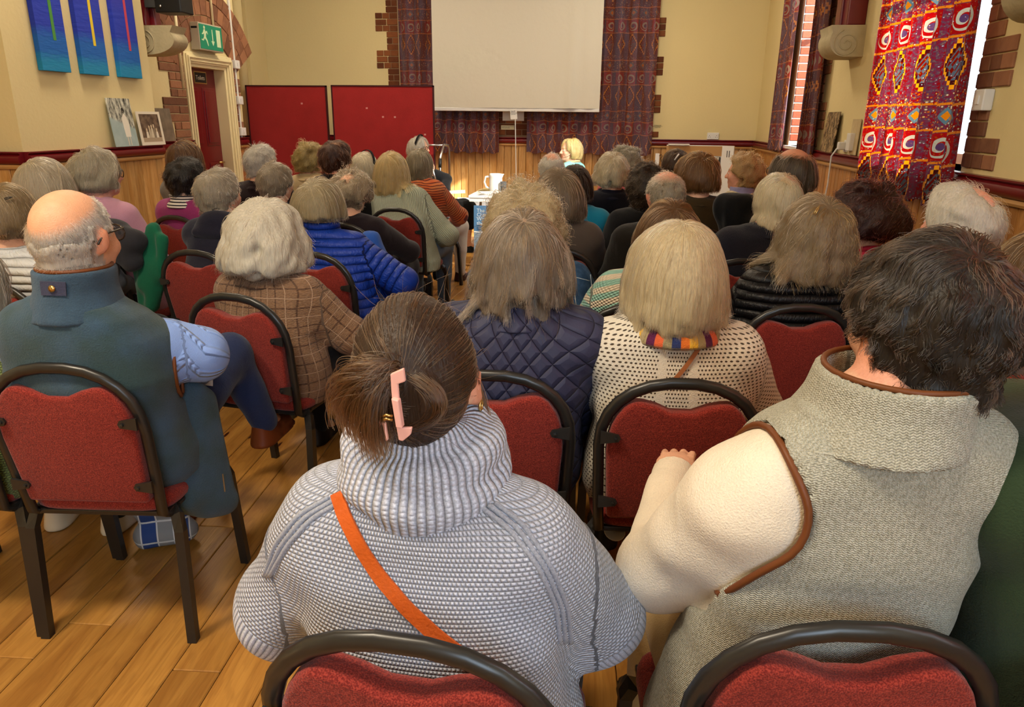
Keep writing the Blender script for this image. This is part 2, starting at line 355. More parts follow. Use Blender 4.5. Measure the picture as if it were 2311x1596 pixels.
# brick reveal of the far window and of the near window
y1 = WINS[0][1]
MB().box((XR + .002, y1 - .012, 1.26), (XR + .31, y1 + .01, 3.15)).build('mortar_bed', M_MORTW, wall_right)
for r in range(24):
    xs = [XR + .004, XR + .115, XR + .31] if r % 2 else [XR + .004, XR + .215, XR + .31]
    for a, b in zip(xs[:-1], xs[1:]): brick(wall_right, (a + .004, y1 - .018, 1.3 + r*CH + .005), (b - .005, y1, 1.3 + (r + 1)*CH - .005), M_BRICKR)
def quoin_right(yin, sgn, lo_z, hi_z, ph):
    z = lo_z; k = ph
    while z < hi_z:
        w = .34 if (k//3) % 2 == 0 else .19
        xs = [0, .11, .22, w] if w > .2 and k % 2 else ([0, .17, w] if w > .2 else [0, w] if k % 2 else [0, .09, w])
        for a, b in zip(xs[:-1], xs[1:]):
            y0, y2 = sorted((yin + sgn*(a + .003), yin + sgn*(b - .003))); brick(wall_right, (XR - .012, y0, z + .004), (XR + .01, y2, z + CH - .004), M_BRICK)
        z += CH; k += 1
quoin_right(4.25, -1, 1.28, 2.9, 1); quoin_right(7.42, -1, 1.28, 2.7, 4)
# door surround on the left: jamb blocks, arch of voussoirs
def lb(y0, y1, z0, z1): brick(wall_left, (XD - .01, y0 + .004, z0 + .004), (XD + .014, y1 - .004, z1 - .004), M_BRICK)
k = 0; z = .05
while z < 2.3:
    w = .42 if (k//3) % 2 == 0 else .27
    for a, b in (((0, .16), (.16, w)) if k % 2 else ((0, w),)): lb(7.3 - b, 7.3 - a, z, z + CH)
    if z > 1.28 or True: lb(8.27, 8.27 + (.16 if (k//3) % 2 else .1), z, z + CH)
    z += CH; k += 1
yc, zc_ = 7.79, 1.62
for ring, (r0, r1) in enumerate(((.66, .86), (.86, 1.02), (1.02, 1.16))):
    N = (13, 17, 19)[ring]
    for i in range(N):
        a0, a1 = math.radians(150 - 120*i/N), math.radians(150 - 120*(i + 1)/N); e = .004
        q = [(yc + r*math.cos(a), zc_ + r*math.sin(a)) for r, a in ((r0 + e, a0 - e), (r1 - e, a0 - e), (r1 - e, a1 + e), (r0 + e, a1 + e))]
        MB().prism(q, XD - .01, XD + .014, ax=0).build('brick', M_BRICK, wall_left, bevel=.003)
# wainscot: single boards, timber cap and dark red dado rail
M_BACKING = mat('groove_dark', col=(.03, .017, .008), rough=.9)
def wainscot(wall, p0, p1, m, nr, h=1.15, w=.1):
    d = (Vector(p1) - Vector(p0)); L = d.length; n = max(1, round(L/w)); d.normalize()
    q0, q1 = Vector((*p0, 0)), Vector((*p1, 0)); nn = Vector((*nr, 0))*.004; bk = [q0, q1, q1 + nn, q0 + nn]; MB().add(bk + [p + Vector((0, 0, h)) for p in bk], [(0, 1, 2, 3), (4, 5, 6, 7), (0, 1, 5, 4), (1, 2, 6, 5), (2, 3, 7, 6), (3, 0, 4, 7)]).build('board_backing', M_BACKING, wall)
    for i in range(n): 
        mobj('plank', plank_mesh(h, round(L/n, 3), .018, .006, 2), m, wall, loc=Vector((*p0, 0)) + Vector((d.x, d.y, 0))*(i + .5)*L/n + Vector((0, 0, .0)), rot=(0, 0, math.atan2(nr[1], nr[0]) - math.pi/2))
def rail(name, p0, p1, nrm, k=0):
    d = Vector(p1) - Vector(p0); L = d.length; M = Matrix.Translation((*p0, 0)) @ Matrix.Rotation(math.atan2(d.y, d.x), 4, 'Z'); s = 1 if (Matrix.Rotation(math.atan2(d.y, d.x), 2) @ Vector((0, 1))).dot(Vector(nrm)) > 0 else -1
    pr = [(0, 1.175), (.03, 1.175), (.05, 1.19), (.055, 1.21), (.05, 1.23), (.03, 1.24), (.045, 1.25), (.045, 1.258), (0, 1.258)]
    t = MB().prism([(q[0]*s, q[1]) for q in pr], 0, L, M, ax=0).build(name, M_RED, smooth='auto', **ST)
    MB().prism([(q[0]*s, q[1]) for q in [(0, 1.148), (.035, 1.148), (.04, 1.16), (.035, 1.175), (0, 1.175)]], 0, L, M, ax=0).build('cap_strip', M_CAP, t)
    MB().prism([(q[0]*s, q[1]) for q in [(0, 0), (.035, 0), (.035, .13), (.025, .15), (0, .15)]], 0, L, M, ax=0).build('skirting', M_CAP, t)
segs = [('b', wall_back, (XB, YB), (XR, YB), (0, -1), M_WAIN), ('r', wall_right, (XR, -.6), (XR, YB), (-1, 0), M_WAINL), ('l', wall_left, (XP, 6.05), (XP, 4.53), (1, 0), M_WAINL),
        ('l', wall_left, (XP, 4.53), (XD, 4.53), (0, -1), M_WAINL), ('l', wall_left, (XD, 4.53), (XD, .9), (1, 0), M_WAINL), ('l', wall_left, (XD, 7.3), (XD, 6.05), (1, 0), M_WAINL),
        ('l', wall_left, (XB, YB), (XB, 8.45), (1, 0), M_WAIN), ('l', wall_left, (XD, 8.45), (XD, 8.27), (1, 0), M_WAIN)]
for i, (_, w, a, b, nr, m) in enumerate(segs):
    wainscot(w, a, b, m, nr); rail(f'trim_{i + 1}', a, b, nr)
MB().box((-4.2, 7.64, .0), (XR - .05, 7.7, .012)).build('trim_9', M_CAP, bevel=.004, **ST)
# door with frame
dr = empty('door_1', (0, 0, 0), kind='structure')
MB().box((XD - .17, 7.42, .01), (XD - .125, 8.16, 2.0)).build('door_slab', M_RED, dr)
for (a, b, c, d) in ((7.5, 7.75, 1.18, 1.78), (7.83, 8.08, 1.18, 1.78), (7.5, 7.75, .2, 1.0), (7.83, 8.08, .2, 1.0)):
    MB().box((XD - .126, a, c), (XD - .118, b, d)).box((XD - .12, a + .03, c + .03), (XD - .108, b - .03, d - .03)).build('door_panel', M_RED, dr, bevel=.004)
fr = MB()
for off, (w0, w1) in ((.02, (0, .11)), (.035, (.02, .085)), (.05, (.05, .07))):
    fr.box((XD, 7.42 - w1, 0), (XD + off, 7.42 - w0, 2.0 + w1)).box((XD, 8.16 + w0, 0), (XD + off, 8.16 + w1, 2.0 + w1)).box((XD, 7.42 - w0, 2.0 + w0), (XD + off, 8.16 + w0, 2.0 + w1))
fr.build('architrave', M_TRIMW, dr, bevel=.004)
MB().box((XD - .17, 8.12, 0), (XD, 8.16, 2.0)).box((XD - .17, 7.42, 0), (XD, 7.46, 2.0)).box((XD - .17, 7.46, 1.97), (XD, 8.12, 2.0)).build('door_lining', M_TRIMW, dr)
SY0, SY1 = atx(438, 156, XD - .117)[1], atx(463, 158, XD - .117)[1]
MB().box((XD - .125, SY0, 1.83), (XD - .117, SY1, 1.93)).build('sign_plate', M_BLACK, dr)
MB().box((XD - .126, SY0 - .012, 1.818), (XD - .119, SY1 + .012, 1.942)).build('sign_border', M_BRASS, dr)
def text(s, size, m, parent=None, loc=(0, 0, 0), rot=(math.pi/2, 0, 0), depth=.001, align='LEFT', name='lettering', sp=1.):
    c = bpy.data.curves.new('t', 'FONT'); c.body = s; c.size = size; c.extrude = depth; c.align_x = align; c.resolution_u = 2; c.space_line = sp
    t = bpy.data.objects.new('t', c); COL.objects.link(t); me = bpy.data.meshes.new_from_object(t.evaluated_get(bpy.context.evaluated_depsgraph_get()))
    bpy.data.objects.remove(t); bpy.data.curves.remove(c); return mobj(name, me, m, parent, loc=loc, rot=rot)
M_CREAMINK = mat('cream_ink', col=(.75, .7, .55), rough=.6); M_INK = mat('black_ink', col=(.02, .02, .02), rough=.7)
RL = (math.pi/2, 0, math.pi/2)                              # writing on a left-hand wall reads along +y
text('Toilets', .062, M_CREAMINK, dr, (XD - .116, SY0 + .015, 1.858), RL)
MB().tube([(XD - .12, 8.04, 1.0), (XD - .07, 8.04, 1.0), (XD - .07, 7.94, 1.0)], .011).build('door_handle', M_BRASS, dr, smooth=True)
# truss posts on scroll corbels
def corbel(x, y0, y1, z0, z1, dx, side, label):
    t = empty('truss_corbel', (x, y0, z0), kind='structure'); h = z1 - z0; w = y1 - y0; pr = [(0, h), (dx, h)] + [(dx*.55 + dx*.45*math.cos(a), h*.52*(1) + h*.52*math.sin(a)*1. - .0) for a in np.linspace(0.5, -math.pi/2, 10)] + [(0, 0)]
    pr[2:] = [(p[0], max(p[1], 0)) for p in pr[2:]]
    M = Matrix.Scale(side, 4, (1, 0, 0)); MB().prism(pr, 0, w, M, ax=1).build('corbel_block', M_STONE, t, smooth='auto')
    sp = [((dx*.52 + r*math.cos(a))*side, -.001, h*.42 + r*math.sin(a)) for a, r in ((a, .012 + .0062*a) for a in np.linspace(0, 4.4*math.pi, 60))]
    sp = [p for p in sp if .01 < p[2] < h - .02 and abs(p[0]) < dx - .01]
    MB().tube(sp, .006, 6).build('carved_scroll', M_STONE, t, smooth=True)
    MB().box((min(0, side*dx*.55), w*.12, h), (max(0, side*dx*.55), w*.5 - .004, ZC - z0 - .02)).box((min(0, side*dx*.62), w*.5, h), (max(0, side*dx*.62), w*.9, ZC - z0 - .02)).build('truss_post', M_RED, t, bevel=.01)
    return t
corbel(XD, 6.25, 6.47, 1.985, 2.215, .57, 1, 'l'); corbel(XR, 6.25, 6.6, 1.97, 2.19, .25, -1, 'r'); corbel(XR, 3.25, 3.61, 1.9, 2.14, .25, -1, 'n')
# conduits and little boxes around the door
MB().box((XD, 8.33, 1.26), (XD + .02, 8.36, 3.4)).build('trim_10', M_WHITEP, **ST); MB().tube([(XD + .02, 7.24, 1.75), (XD + .02, 7.24, 2.6)], .016).build('trim_11', M_TRIMW, smooth=True, **ST)
MB().tube([(XD + .03, 7.93, 2.35), (XD + .03, 7.93, 3.3)], .012).build('trim_12', M_TRIMW, smooth=True, **ST)
MB().tube([(XB + .1, 9.4, 1.26), (XB + .1, 9.4, ZC)], .07, 14).build('trim_13', M_WALL, smooth=True, **ST)
MB().box((XB, 9.75, 1.26), (XB + .05, 9.8, ZC)).build('trim_14', M_WALL, **ST)
for z, lab in ((2.0, 'upper white switch box beside the door frame'), (1.62, 'middle white switch box beside the door frame'), (1.28, 'lowest white switch box, just above the dado rail by the door')):
    b = MB().box((XD, 8.29, z), (XD + .05, 8.4, z + .09)).build('switch_box', M_WHITE, bevel=.006, label=lab, cat='switch', group='switch boxes by the door')
    MB().box((XD + .05, 8.33, z + .03), (XD + .056, 8.36, z + .06)).build('button', M_WHITEP, b)
# ---------------------------------------------------------------- curtains
def curtain(label, p0, p1, z0, z1, m, per=.16, amp=.035, full=1.7, seed=0, flare=0., nper=10, step=0.):
    p0, p1 = np.array(p0), np.array(p1); d = p1 - p0; L = np.linalg.norm(d); d = d/L; nr = np.array([-d[1], d[0]]); nf = max(2, round(L/per)); nu = nf*nper + 1; nv = 14
    rg = np.random.default_rng(seed); ph = rg.uniform(.75, 1.25, nf + 2); am = rg.uniform(.6, 1.3, nf + 2)
    u = np.linspace(0, 1, nu); fi = u*nf; idx = np.minimum(fi.astype(int), nf); A = amp*am[idx]
    V = []; UV = []
    for j in range(nv):
        t = j/(nv - 1); z = z0 + (z1 - z0)*t; sp = 1 + flare*(1 - t)
        off = A*np.sin(fi*2*math.pi + .5*np.sin(t*3 + idx))*(1 - .25*t) + .006*np.sin(u*40 + t*5)
        x = (u - .5)*L*sp + L/2 + .012*np.sin(fi*4*math.pi)
        zz = z + (1 - t)**3*(.012*np.sin(fi*2*math.pi + 1) - step*u)
        P = p0[None] + np.outer(x, d) + np.outer(off, nr); V.append(np.column_stack([P, zz if np.ndim(zz) else np.full(nu, z)])); UV.append(np.column_stack([u*L*full, np.full(nu, z - 1.05), np.zeros(nu)]))
    V = np.concatenate(V); UV = np.concatenate(UV).astype(F32); Q = [(j*nu + i, j*nu + i + 1, (j + 1)*nu + i + 1, (j + 1)*nu + i) for j in range(nv - 1) for i in range(nu - 1)]
    me = np_mesh('curtain', V, Q); a = me.attributes.new('cl', 'FLOAT_VECTOR', 'POINT'); a.data.foreach_set('vector', UV.ravel())
    o = mobj('curtain', me, m, label=label, cat='curtain', group='patterned curtains')
    MB().tube([tuple(p0 - d*.05) + (z1,), tuple(p1 + d*.05) + (z1,)], .014).build('curtain_pole', M_BRASS, o, smooth=True); return o
curtain('purple and red patterned curtain hanging behind the left half of the projection screen', (-2.93, 10.24), (-1.58, 10.24), 1.05, 3.9, M_CURTB, .17, .045, seed=1)
curtain('purple and red patterned curtain hanging behind the right edge of the screen', (-1.2, 10.24), (.46, 10.24), 1.06, 3.9, M_CURTB, .2, .045, seed=2, full=1.35)
curtain('narrow dark patterned curtain at the far window, on its left', (XR - .07, 9.12), (XR - .07, 8.36), 1.2, 3.2, M_CURTB, .14, .035, seed=3)
curtain('narrow dark patterned curtain at the far window, beside the stone corbel', (XR - .08, 7.62), (XR - .08, 7.08), 1.19, 3.2, M_CURTB, .12, .04, seed=4)
curtain('wide sunlit red and orange patterned curtain drawn across the near window', (XR - .1, 5.66), (XR - .1, 4.14), 1.1, 3.4, M_CURT, .2, .035, 1.5, seed=5, step=.03)
curtain('added sun-blocking patterned curtain drawn across the unseen window nearest the back row', (XR - .1, 1.95), (XR - .1, .55), 1.1, 3.4, M_CURT, .2, .035, 1.5, seed=6)  # out-of-view curtain added to keep direct sun off the audience
# ---------------------------------------------------------------- projection screen with its hanging label and pull rod
YS = 10.06; tl = empty('projection_screen', (-1.33, YS, 1.6), label='large blank white projection screen hung in front of the curtains', cat='screen')
def scr(u, v):
    x = -1.1 + 2.19*u; z = .03 + 2.32*v; w = max(0, 1 - abs((u - .82 - .1*v)/.1)) + .8*max(0, 1 - abs((u - .95)/.06))
    return (x + (.012*math.sin(u*math.pi) if 0 else 0) , -.035*w*(1 - v)**1.5*(1 + math.sin(u*70)*.3) - .02*math.sin(u*math.pi), z)
mobj('screen_sheet', MB().grid(scr, 70, 16).mesh('screen_sheet', True), mat('screen_cloth', lambda g: (lin('#d9d3c2'), g.bump(g.noise(g.obj(), 14, 3), .003)), rough=.7), tl)
MB().box((-1.11, -.012, -.012), (1.09, .012, .032)).build('bottom_bar', M_WHITE, tl, bevel=.006)
MB().tube([(-1.15, 0, 2.38), (1.13, 0, 2.38)], .05, 14).build('roller_case', M_WHITE, tl, smooth=True)
lab = MB().box((-.045, -.002, -.06), (.045, .002, .07)).build('hanging_label', M_PAPER, tl, loc=(-.02, -.03, -.05), rot=(0, -.1, 0))
text('Please pull\ngently and\nhook the ring\nat the base', .014, M_INK, lab, (-.035, -.0035, .04))
_r = aty(1163, 434, 9.9)
MB().tube([(0, -.02, -.1), (_r[0] + 1.33, -.06, _r[2] - 1.6)], .006).build('pull_rod', M_WHITE, tl, smooth=True)
sg = MB().box((-1.54, YB - .035, 1.47), (-1.25, YB - .018, 1.8)).build('notice', M_PAPER, label='white notice on the bricks, half hidden by the screen label', cat='notice')
for s_, x, z in (('HALL', -1.5, 1.72), ('SCREEN', -1.515, 1.61)): text(s_, .075, M_INK, sg, (x, YB - .036, z))
cr = MB().box((-1.56, YB - .03, 1.355), (-1.38, YB - .015, 1.41)).build('small_notice', mat('cream_card', col=lin('#e3dcb4')), label='small cream notice on the bricks under the screen', cat='notice')
text('PLEASE DO NOT TOUCH\nTHE CURTAINS', .016, M_INK, cr, (-1.55, YB - .031, 1.388))
# ---------------------------------------------------------------- two red felt display boards
def board(x0, x1, y, rz, label, dots):
    cx = (x0 + x1)/2; w = (x1 - x0)/2; t = empty('display_board', (cx, y, 0), rz, label=label, cat='display board', group='red display boards')
    MB().box((-w + .015, -.012, .12), (w - .015, .012, 1.85)).build('felt_panel', M_BOARD, t)
    f = MB().box((-w, -.018, .1), (-w + .016, .018, 1.866)).box((w - .016, -.018, .1), (w, .018, 1.866)).box((-w, -.018, 1.85), (w, .018, 1.866)).box((-w, -.018, .1), (w, .018, .118)); f.build('board_frame', M_RED if 0 else mat('board_edge', col=lin('#3a0a10')), t)
    for sx in (-1, 1): MB().box((sx*(w - .05) - .02, -.22, 0), (sx*(w - .05) + .02, .22, .03)).box((sx*(w - .05) - .015, -.015, .03), (sx*(w - .05) + .015, .015, .1)).build('foot', M_BLACK, t, bevel=.004)
    for (dx, dz) in dots: MB().box((dx - .012, -.0135, dz - .008), (dx + .012, -.012, dz + .012)).build('paper_scrap', mat('pale_scrap', col=lin('#c98a86')), t)
    return t
board(-4.66, -3.6, 9.3, .0, 'dark red felt display board, the left of the two, beside the door', [(.2, 1.65)])
board(-3.48, -2.2, 9.15, .0, 'red felt display board, the right of the two, next to the screen', [(-.2, 1.6), (0, 1.5), (.15, 1.5), (.52, 1.3)])
gp = MB().box((-3.68, 9.75, .0), (-3.46, 9.78, 1.6)).build('grey_board', mat('grey_board', col=lin('#6f6f62')), label='grey board standing behind the gap between the red display boards', cat='board')
# ---------------------------------------------------------------- canvases and photographs on the left
ys = [(4.79, 5.06), (5.19, 5.47), (5.61, 5.88)]
for (a, b), c, nm, zb in zip(ys, ('#4b8f3c', '#e3c62c', '#c2455a'), ('green', 'yellow', 'red'), (1.775, 1.775, 1.775)):
    t = empty('canvas_painting', (XP, (a + b)/2, zb), label=f'tall narrow blue canvas with a {nm} stripe on the left wall', cat='painting', group='three blue canvases'); w = (b - a)/2
    def fn(g, w=w):
        x, y, z = g.xyz(g.obj()); n = g.noise(g.vec(y*3, z*14, 0), 3, 4, .6); q = z + (n - .5)*.12
        c = g.mix(g.ss(q, .05, .14), lin('#1a86b8'), lin('#1560b8')); c = g.mix(g.ss(q, .2, .3), c, lin('#2038b4')); c = g.mix(g.ss(q, .42, .75), c, lin('#3a2a9c')); return c, g.bump(n, .003)
    MB().box((.002, -w, 0), (.04, w, .85)).build('canvas', mat(f'blue_paint_{nm}', fn, rough=.5), t, bevel=.003)
    MB().box((.04, -.012 + .02, .2), (.0415, .016 + .02, .85)).build('stripe', mat(f'stripe_{nm}', col=lin(c), rough=.5), t)
def photo(name, label, size, fn, pieces, loc, rz, tilt):
    w, h = size; t = empty(name, loc, rz, label=label, cat='photograph'); t.rotation_euler = (-tilt, 0, rz)
    MB().box((-w/2, 0, 0), (w/2, .006, h)).build('print', mat(name + '_print', fn, rough=.4), t)
    for poly, c in pieces: MB().prism([(x*w - w/2, z*h) for x, z in poly], -.0012, 0).build('figure', mat('print_tone', col=lin(c), rough=.5), t)
    return t
def ph_garden(g):
    x, y, z = g.xyz(g.obj()); n = g.noise(g.vec(x*2, z*.6, 0), 16, 5, .7); t = g.mix(g.ss(n, .35, .65), lin('#22241f'), lin('#d8d8c8')); grass = g.mix(g.noise(g.vec(x, z, 0), 12, 3), lin('#8aa0a0'), lin('#b4c4c2'))
    return g.mix(g.ss(z + x*.3, .19, .16), t, grass)
dress = [(.52, .2), (.74, .2), (.76, .45), (.7, .62), (.6, .68), (.5, .6), (.5, .4)]
photo('garden_photograph', 'black and white photograph of a standing figure in a pale dress, on the dado rail', (.285, .36), ph_garden,
      [(dress, '#e2ddcf'), ([(.56, .02), (.6, .02), (.6, .2), (.56, .2)], '#cfc9ba'), ([(.66, .02), (.7, .02), (.7, .2), (.66, .2)], '#cfc9ba'), ([(.55, .7), (.62, .68), (.67, .74), (.62, .81), (.55, .79)], '#2a2824'), ([(.57, .68), (.63, .68), (.63, .74), (.57, .74)], '#c9bfae')],
      (XP + .055, 5.55, 1.26), math.pi/2, .1)
def ph_group(g):
    x, y, z = g.xyz(g.obj()); n = g.noise(g.vec(x, z, 0), 18, 4); b = g.mix(g.ss(n, .3, .7), lin('#3a2a20'), lin('#7a6552')); e = g.m('MAXIMUM', g.ab(x)/.13, g.ab(z - .135)/.11)
    b = g.mix(z < .06, b, lin('#a8957c')); return g.mix(e < 1., lin('#ddd3c0'), b)
fg = []
for k, (x, h, c) in enumerate([(.3, .5, '#d8cdb8'), (.42, .58, '#b3a48c'), (.52, .6, '#c8bba2'), (.62, .62, '#8a7a66'), (.72, .5, '#dcd2bf')]):
    fg.append(([(x - .05, .22), (x + .06, .22), (x + .04, h - .1), (x - .03, h - .1)], c)); fg.append(([(x - .022, h - .1), (x + .022, h - .1), (x + .026, h - .02), (x, h + .01), (x - .026, h - .02)], '#c9b698'))
photo('group_photograph', 'sepia group photograph with a pale border, on the dado rail near the door', (.32, .265), ph_group, fg, (XP + .055, 6.0 - .1, 1.26), math.pi/2, .1)
photo('thin_photograph', 'photograph seen nearly edge on, leaning in the corner before the door', (.3, .3), lambda g: g.mix(g.noise(g.obj(), 14, 4), lin('#4a4238'), lin('#9a8c78')), [], (XD + .06, atx(374, 290, XD + .06)[1], 1.26), math.pi/2, .1)
def ph_tree(g):
    x, y, z = g.xyz(g.obj()); n = g.noise(g.vec(x*3, z*1.2, 0), 14, 5, .75, 1.); return g.mix(g.ss(n, .46, .56), lin('#3a2c1e'), lin('#b59a72'))
photo('carving_photograph', 'brown photograph leaning on the right wall beside a white plug', (.36, .32), ph_tree, [], (XR - .055, 6.72, 1.26), -math.pi/2, .1)
photo('faint_photograph', 'small pale photograph on the right wall just beside the sunlit curtain', (.2, .26), lambda g: g.mix(g.noise(g.obj(), 20, 4), lin('#b59a70'), lin('#d8c9a0')), [], (XR - .02, 6.12, 1.262), -math.pi/2, .03)
# ---------------------------------------------------------------- exit sign, loudspeaker, sockets
ex = empty('exit_sign', (XD, 7.72, 2.13), label='green emergency exit sign box with running figure above the door', cat='sign')
MB().box((0, -.22, 0), (.1, .24, .26)).build('sign_housing', mat('grey_metal', col=lin('#b3aa96'), rough=.4), ex, bevel=.006)
M_GRN = mat('exit_green', col=lin('#1f8a6a'), rough=.35); M_EXW = mat('exit_white', col=lin('#cfe0b8'), rough=.4)
MB().box((.1, -.21, .015), (.104, .23, .245)).build('sign_face', M_GRN, ex)
def gl(name, poly): MB().prism([(a, b) for a, b in poly], .104, .1055, ax=0).build(name, M_EXW, ex)
gl('doorway_symbol', [(.11, .05), (.19, .05), (.19, .215), (.11, .215)]); gl('arrow_symbol', [(.025, .21), (.04, .21), (.04, .1), (.065, .1), (.033, .055), (0, .1), (.025, .1)])
gl('runner_symbol', [(-.13, .2), (-.105, .2), (-.1, .18), (-.07, .19), (-.055, .16), (-.06, .155), (-.075, .172), (-.092, .16), (-.1, .13), (-.075, .1), (-.06, .05), (-.07, .045), (-.095, .095), (-.125, .115), (-.15, .09), (-.185, .095), (-.185, .105), (-.155, .105), (-.135, .13), (-.13, .165), (-.15, .15), (-.17, .15), (-.17, .16), (-.155, .162)])
gl('runner_head', [(-.118 + .016*math.cos(a), .218 + .016*math.sin(a)) for a in np.linspace(0, 6.28, 12)[:-1]])
MB().box((.02, -.2, .2), (.085, -.2205, .22)).build('grille', M_BLACK, ex); MB().box((0, .28, .13), (.03, .33, .24)).build('cable_box', M_WHITE, ex)
ls = empty('loudspeaker', (-3.81, 6.36, 2.31), label='black loudspeaker box on the red post above the left corbel', cat='loudspeaker')
MB().box((-.05, -.12, 0), (.18, .08, .42)).build('cabinet', M_BLACK, ls, bevel=.01); MB().box((-.2, -.06, .05), (-.05, .06, .35)).build('bracket', mat('dark_grey', col=(.05, .05, .05)), ls)
MB().lathe([(.0, 0), (.012, 0), (.012, .006), (0, .008)], 12, Matrix.Translation((-.0, -.12, .05)) @ Matrix.Rotation(math.pi/2, 4, 'X')).build('knob', M_METAL, ls, smooth=True)
_s = aty(1609, 308, YB - .02); so = MB().box((-.075, -.02, -.043), (.075, 0, .043)).build('wall_socket', M_WHITE, loc=(_s[0], YB, _s[2] + .005), bevel=.005, label='white double socket on the back wall above the dado rail', cat='socket')
for sx in (-.045, .045):
    MB().box((sx - .01, -.0215, .012), (sx + .01, -.02, .03)).build('switch', M_WHITEP, so)
    for dx, dz in ((0, .005), (-.011, -.014), (.011, -.014)): MB().box((sx + dx - .003, -.0208, dz - .004), (sx + dx + .003, -.0195, dz + .004)).build('socket_hole', M_BLACK, so)
_t = aty(1484, 286, YB - .004); nt = MB().box((-.07, -.002, -.02), (.07, 0, .03)).build('wall_notice', M_WALL, loc=(_t[0], YB, _t[2]), label='tiny printed notice on the cream back wall right of the curtains', cat='notice')
text('HEARING LOOP\nPLEASE SWITCH TO T\nTHANK YOU', .013, M_INK, nt, (0, -.003, .012), align='CENTER')
pg = empty('charger_plug', (XR, 6.33, 1.32), label='white plug with trailing cable on the right wall', cat='plug')
MB().box((-.012, -.045, -.045), (0, .045, .045)).build('back_box', M_WHITE, pg, bevel=.004); MB().box((-.07, -.025, -.03), (-.012, .02, .03)).build('plug_body', M_WHITE, pg, bevel=.008)
MB().tube([(-.07, 0, -.02), (-.1, .02, -.08), (-.09, .05, -.3), (-.085, .14, -.55), (-.08, .2, -.9), (-.08, .3, -1.3)], .006).build('cable', M_WHITE, pg, smooth=True)
MB().box((XR - .05, 6.1, 1.29), (XR, 6.19, 1.42)).build('wall_sensor', M_WHITE, bevel=.006, label='white sensor box beside the plug on the right wall', cat='sensor')
bx = MB().box((XR - .05, 4.05, 1.56), (XR, 4.16, 1.66)).build('wall_switch', M_WHITE, bevel=.006, label='white switch box on the bricks beside the near window', cat='switch'); MB().box((XR - .056, 4.09, 1.59), (XR - .05, 4.12, 1.63)).build('button', M_WHITEP, bx)
# ---------------------------------------------------------------- table at the front and what stands on it
tb = empty('trestle_table', (-.88, 8.02, 0), 0, label='white folding table in front of the speakers, with papers and a jug', cat='table')
MB().box((-.62, -.36, .705), (.62, .36, .735)).build('tabletop', M_WHITEP, tb, bevel=.008)
for sy in (-1, 1): MB().box((-.61, sy*.335 - .015, .67), (.61, sy*.335 + .015, .705)).build('apron', M_WHITEP, tb)
for sx in (-1, 1):
    for sy in (-1, 1): MB().tube([(sx*.5, sy*.28, .69), (sx*.54, sy*.32, 0)], .014).build('leg', M_METAL, tb, smooth=True)
    MB().tube([(sx*.53, -.31, .12), (sx*.53, .31, .12)], .01).build('stretcher', M_METAL, tb, smooth=True)
zt = .735
def on_table(px, py): p = atz(px, py, zt); return p
jp = aty(1119, 440, 8.0); jx = jp[0]
jug = empty('water_jug', (jx, 8.0, zt), label='white water jug with a handle on the front table', cat='jug'); M_GLZ = mat('white_glaze', col=(.82, .82, .8), rough=.12, spec=.6)
MB().lathe([(.001, 0), (.062, 0), (.068, .03), (.07, .12), (.066, .17), (.07, .2), (.064, .2), (.06, .17), (.062, .03), (.001, .012)], 24, cap=False).build('jug_body', M_GLZ, jug, smooth=True)
MB().tube([(-.066, 0, .17), (-.11, 0, .165), (-.125, 0, .11), (-.105, 0, .06), (-.068, 0, .045)], .011).build('handle', M_GLZ, jug, smooth=True); MB().prism([(.06, .2), (.09, .2), (.066, .15)], -.018, .018).build('spout', M_GLZ, jug, bevel=.005)
M_TUM = mat('clear_tumbler', col=(.9, .93, .95), rough=.03, transmission_weight=.9, spec=.6); M_WATER = mat('water', col=(.85, .92, .95), rough=.02, transmission_weight=.9)
for (px, py, lab) in ((1136, 440, 'drinking glass of water close beside the jug'), (1178, 432, 'drinking glass of water standing apart, right of the pull rod')):
    p = aty(px, py, 7.92 if px < 1150 else 8.15); gt = empty('drinking_glass', (p[0], p[1], zt), label=lab, cat='glass', group='drinking glasses')
    MB().lathe([(.001, 0), (.028, 0), (.036, .125), (.034, .125), (.0265, .008), (.001, .008)], 18, cap=False).build('tumbler', M_TUM, gt, smooth=True); MB().lathe([(.001, .01), (.0262, .01), (.031, .08), (.001, .08)], 18, cap=False).build('water', M_WATER, gt, smooth=True)
M_ENV = mat('manila', col=lin('#dcc48c'), rough=.7)
for i, (x, y, rz, c, lab) in enumerate([(-1.3, 7.8, .2, M_PAPER, 'white sheets of paper fanned on the left end of the table'), (-1.34, 8.2, -.2, M_ENV, 'manila envelopes beside the jug on the front table'), (-.92, 7.8, .1, M_PAPER, 'white papers lying in front of the jug'), (-.62, 8.1, -.15, M_ENV, 'manila folder on the middle of the front table')]):
    t = empty('paper_stack', (x, y, zt), rz, label=lab, cat='papers', group='papers on the table')
    for k in range(4): MB().box((-.13 + .01*k, -.1, .002 + .006*k), (.13 + .008*k, .1, .006 + .006*k)).build('sheet', c, t, rot=(0, 0, .09*(k - 1.5)))
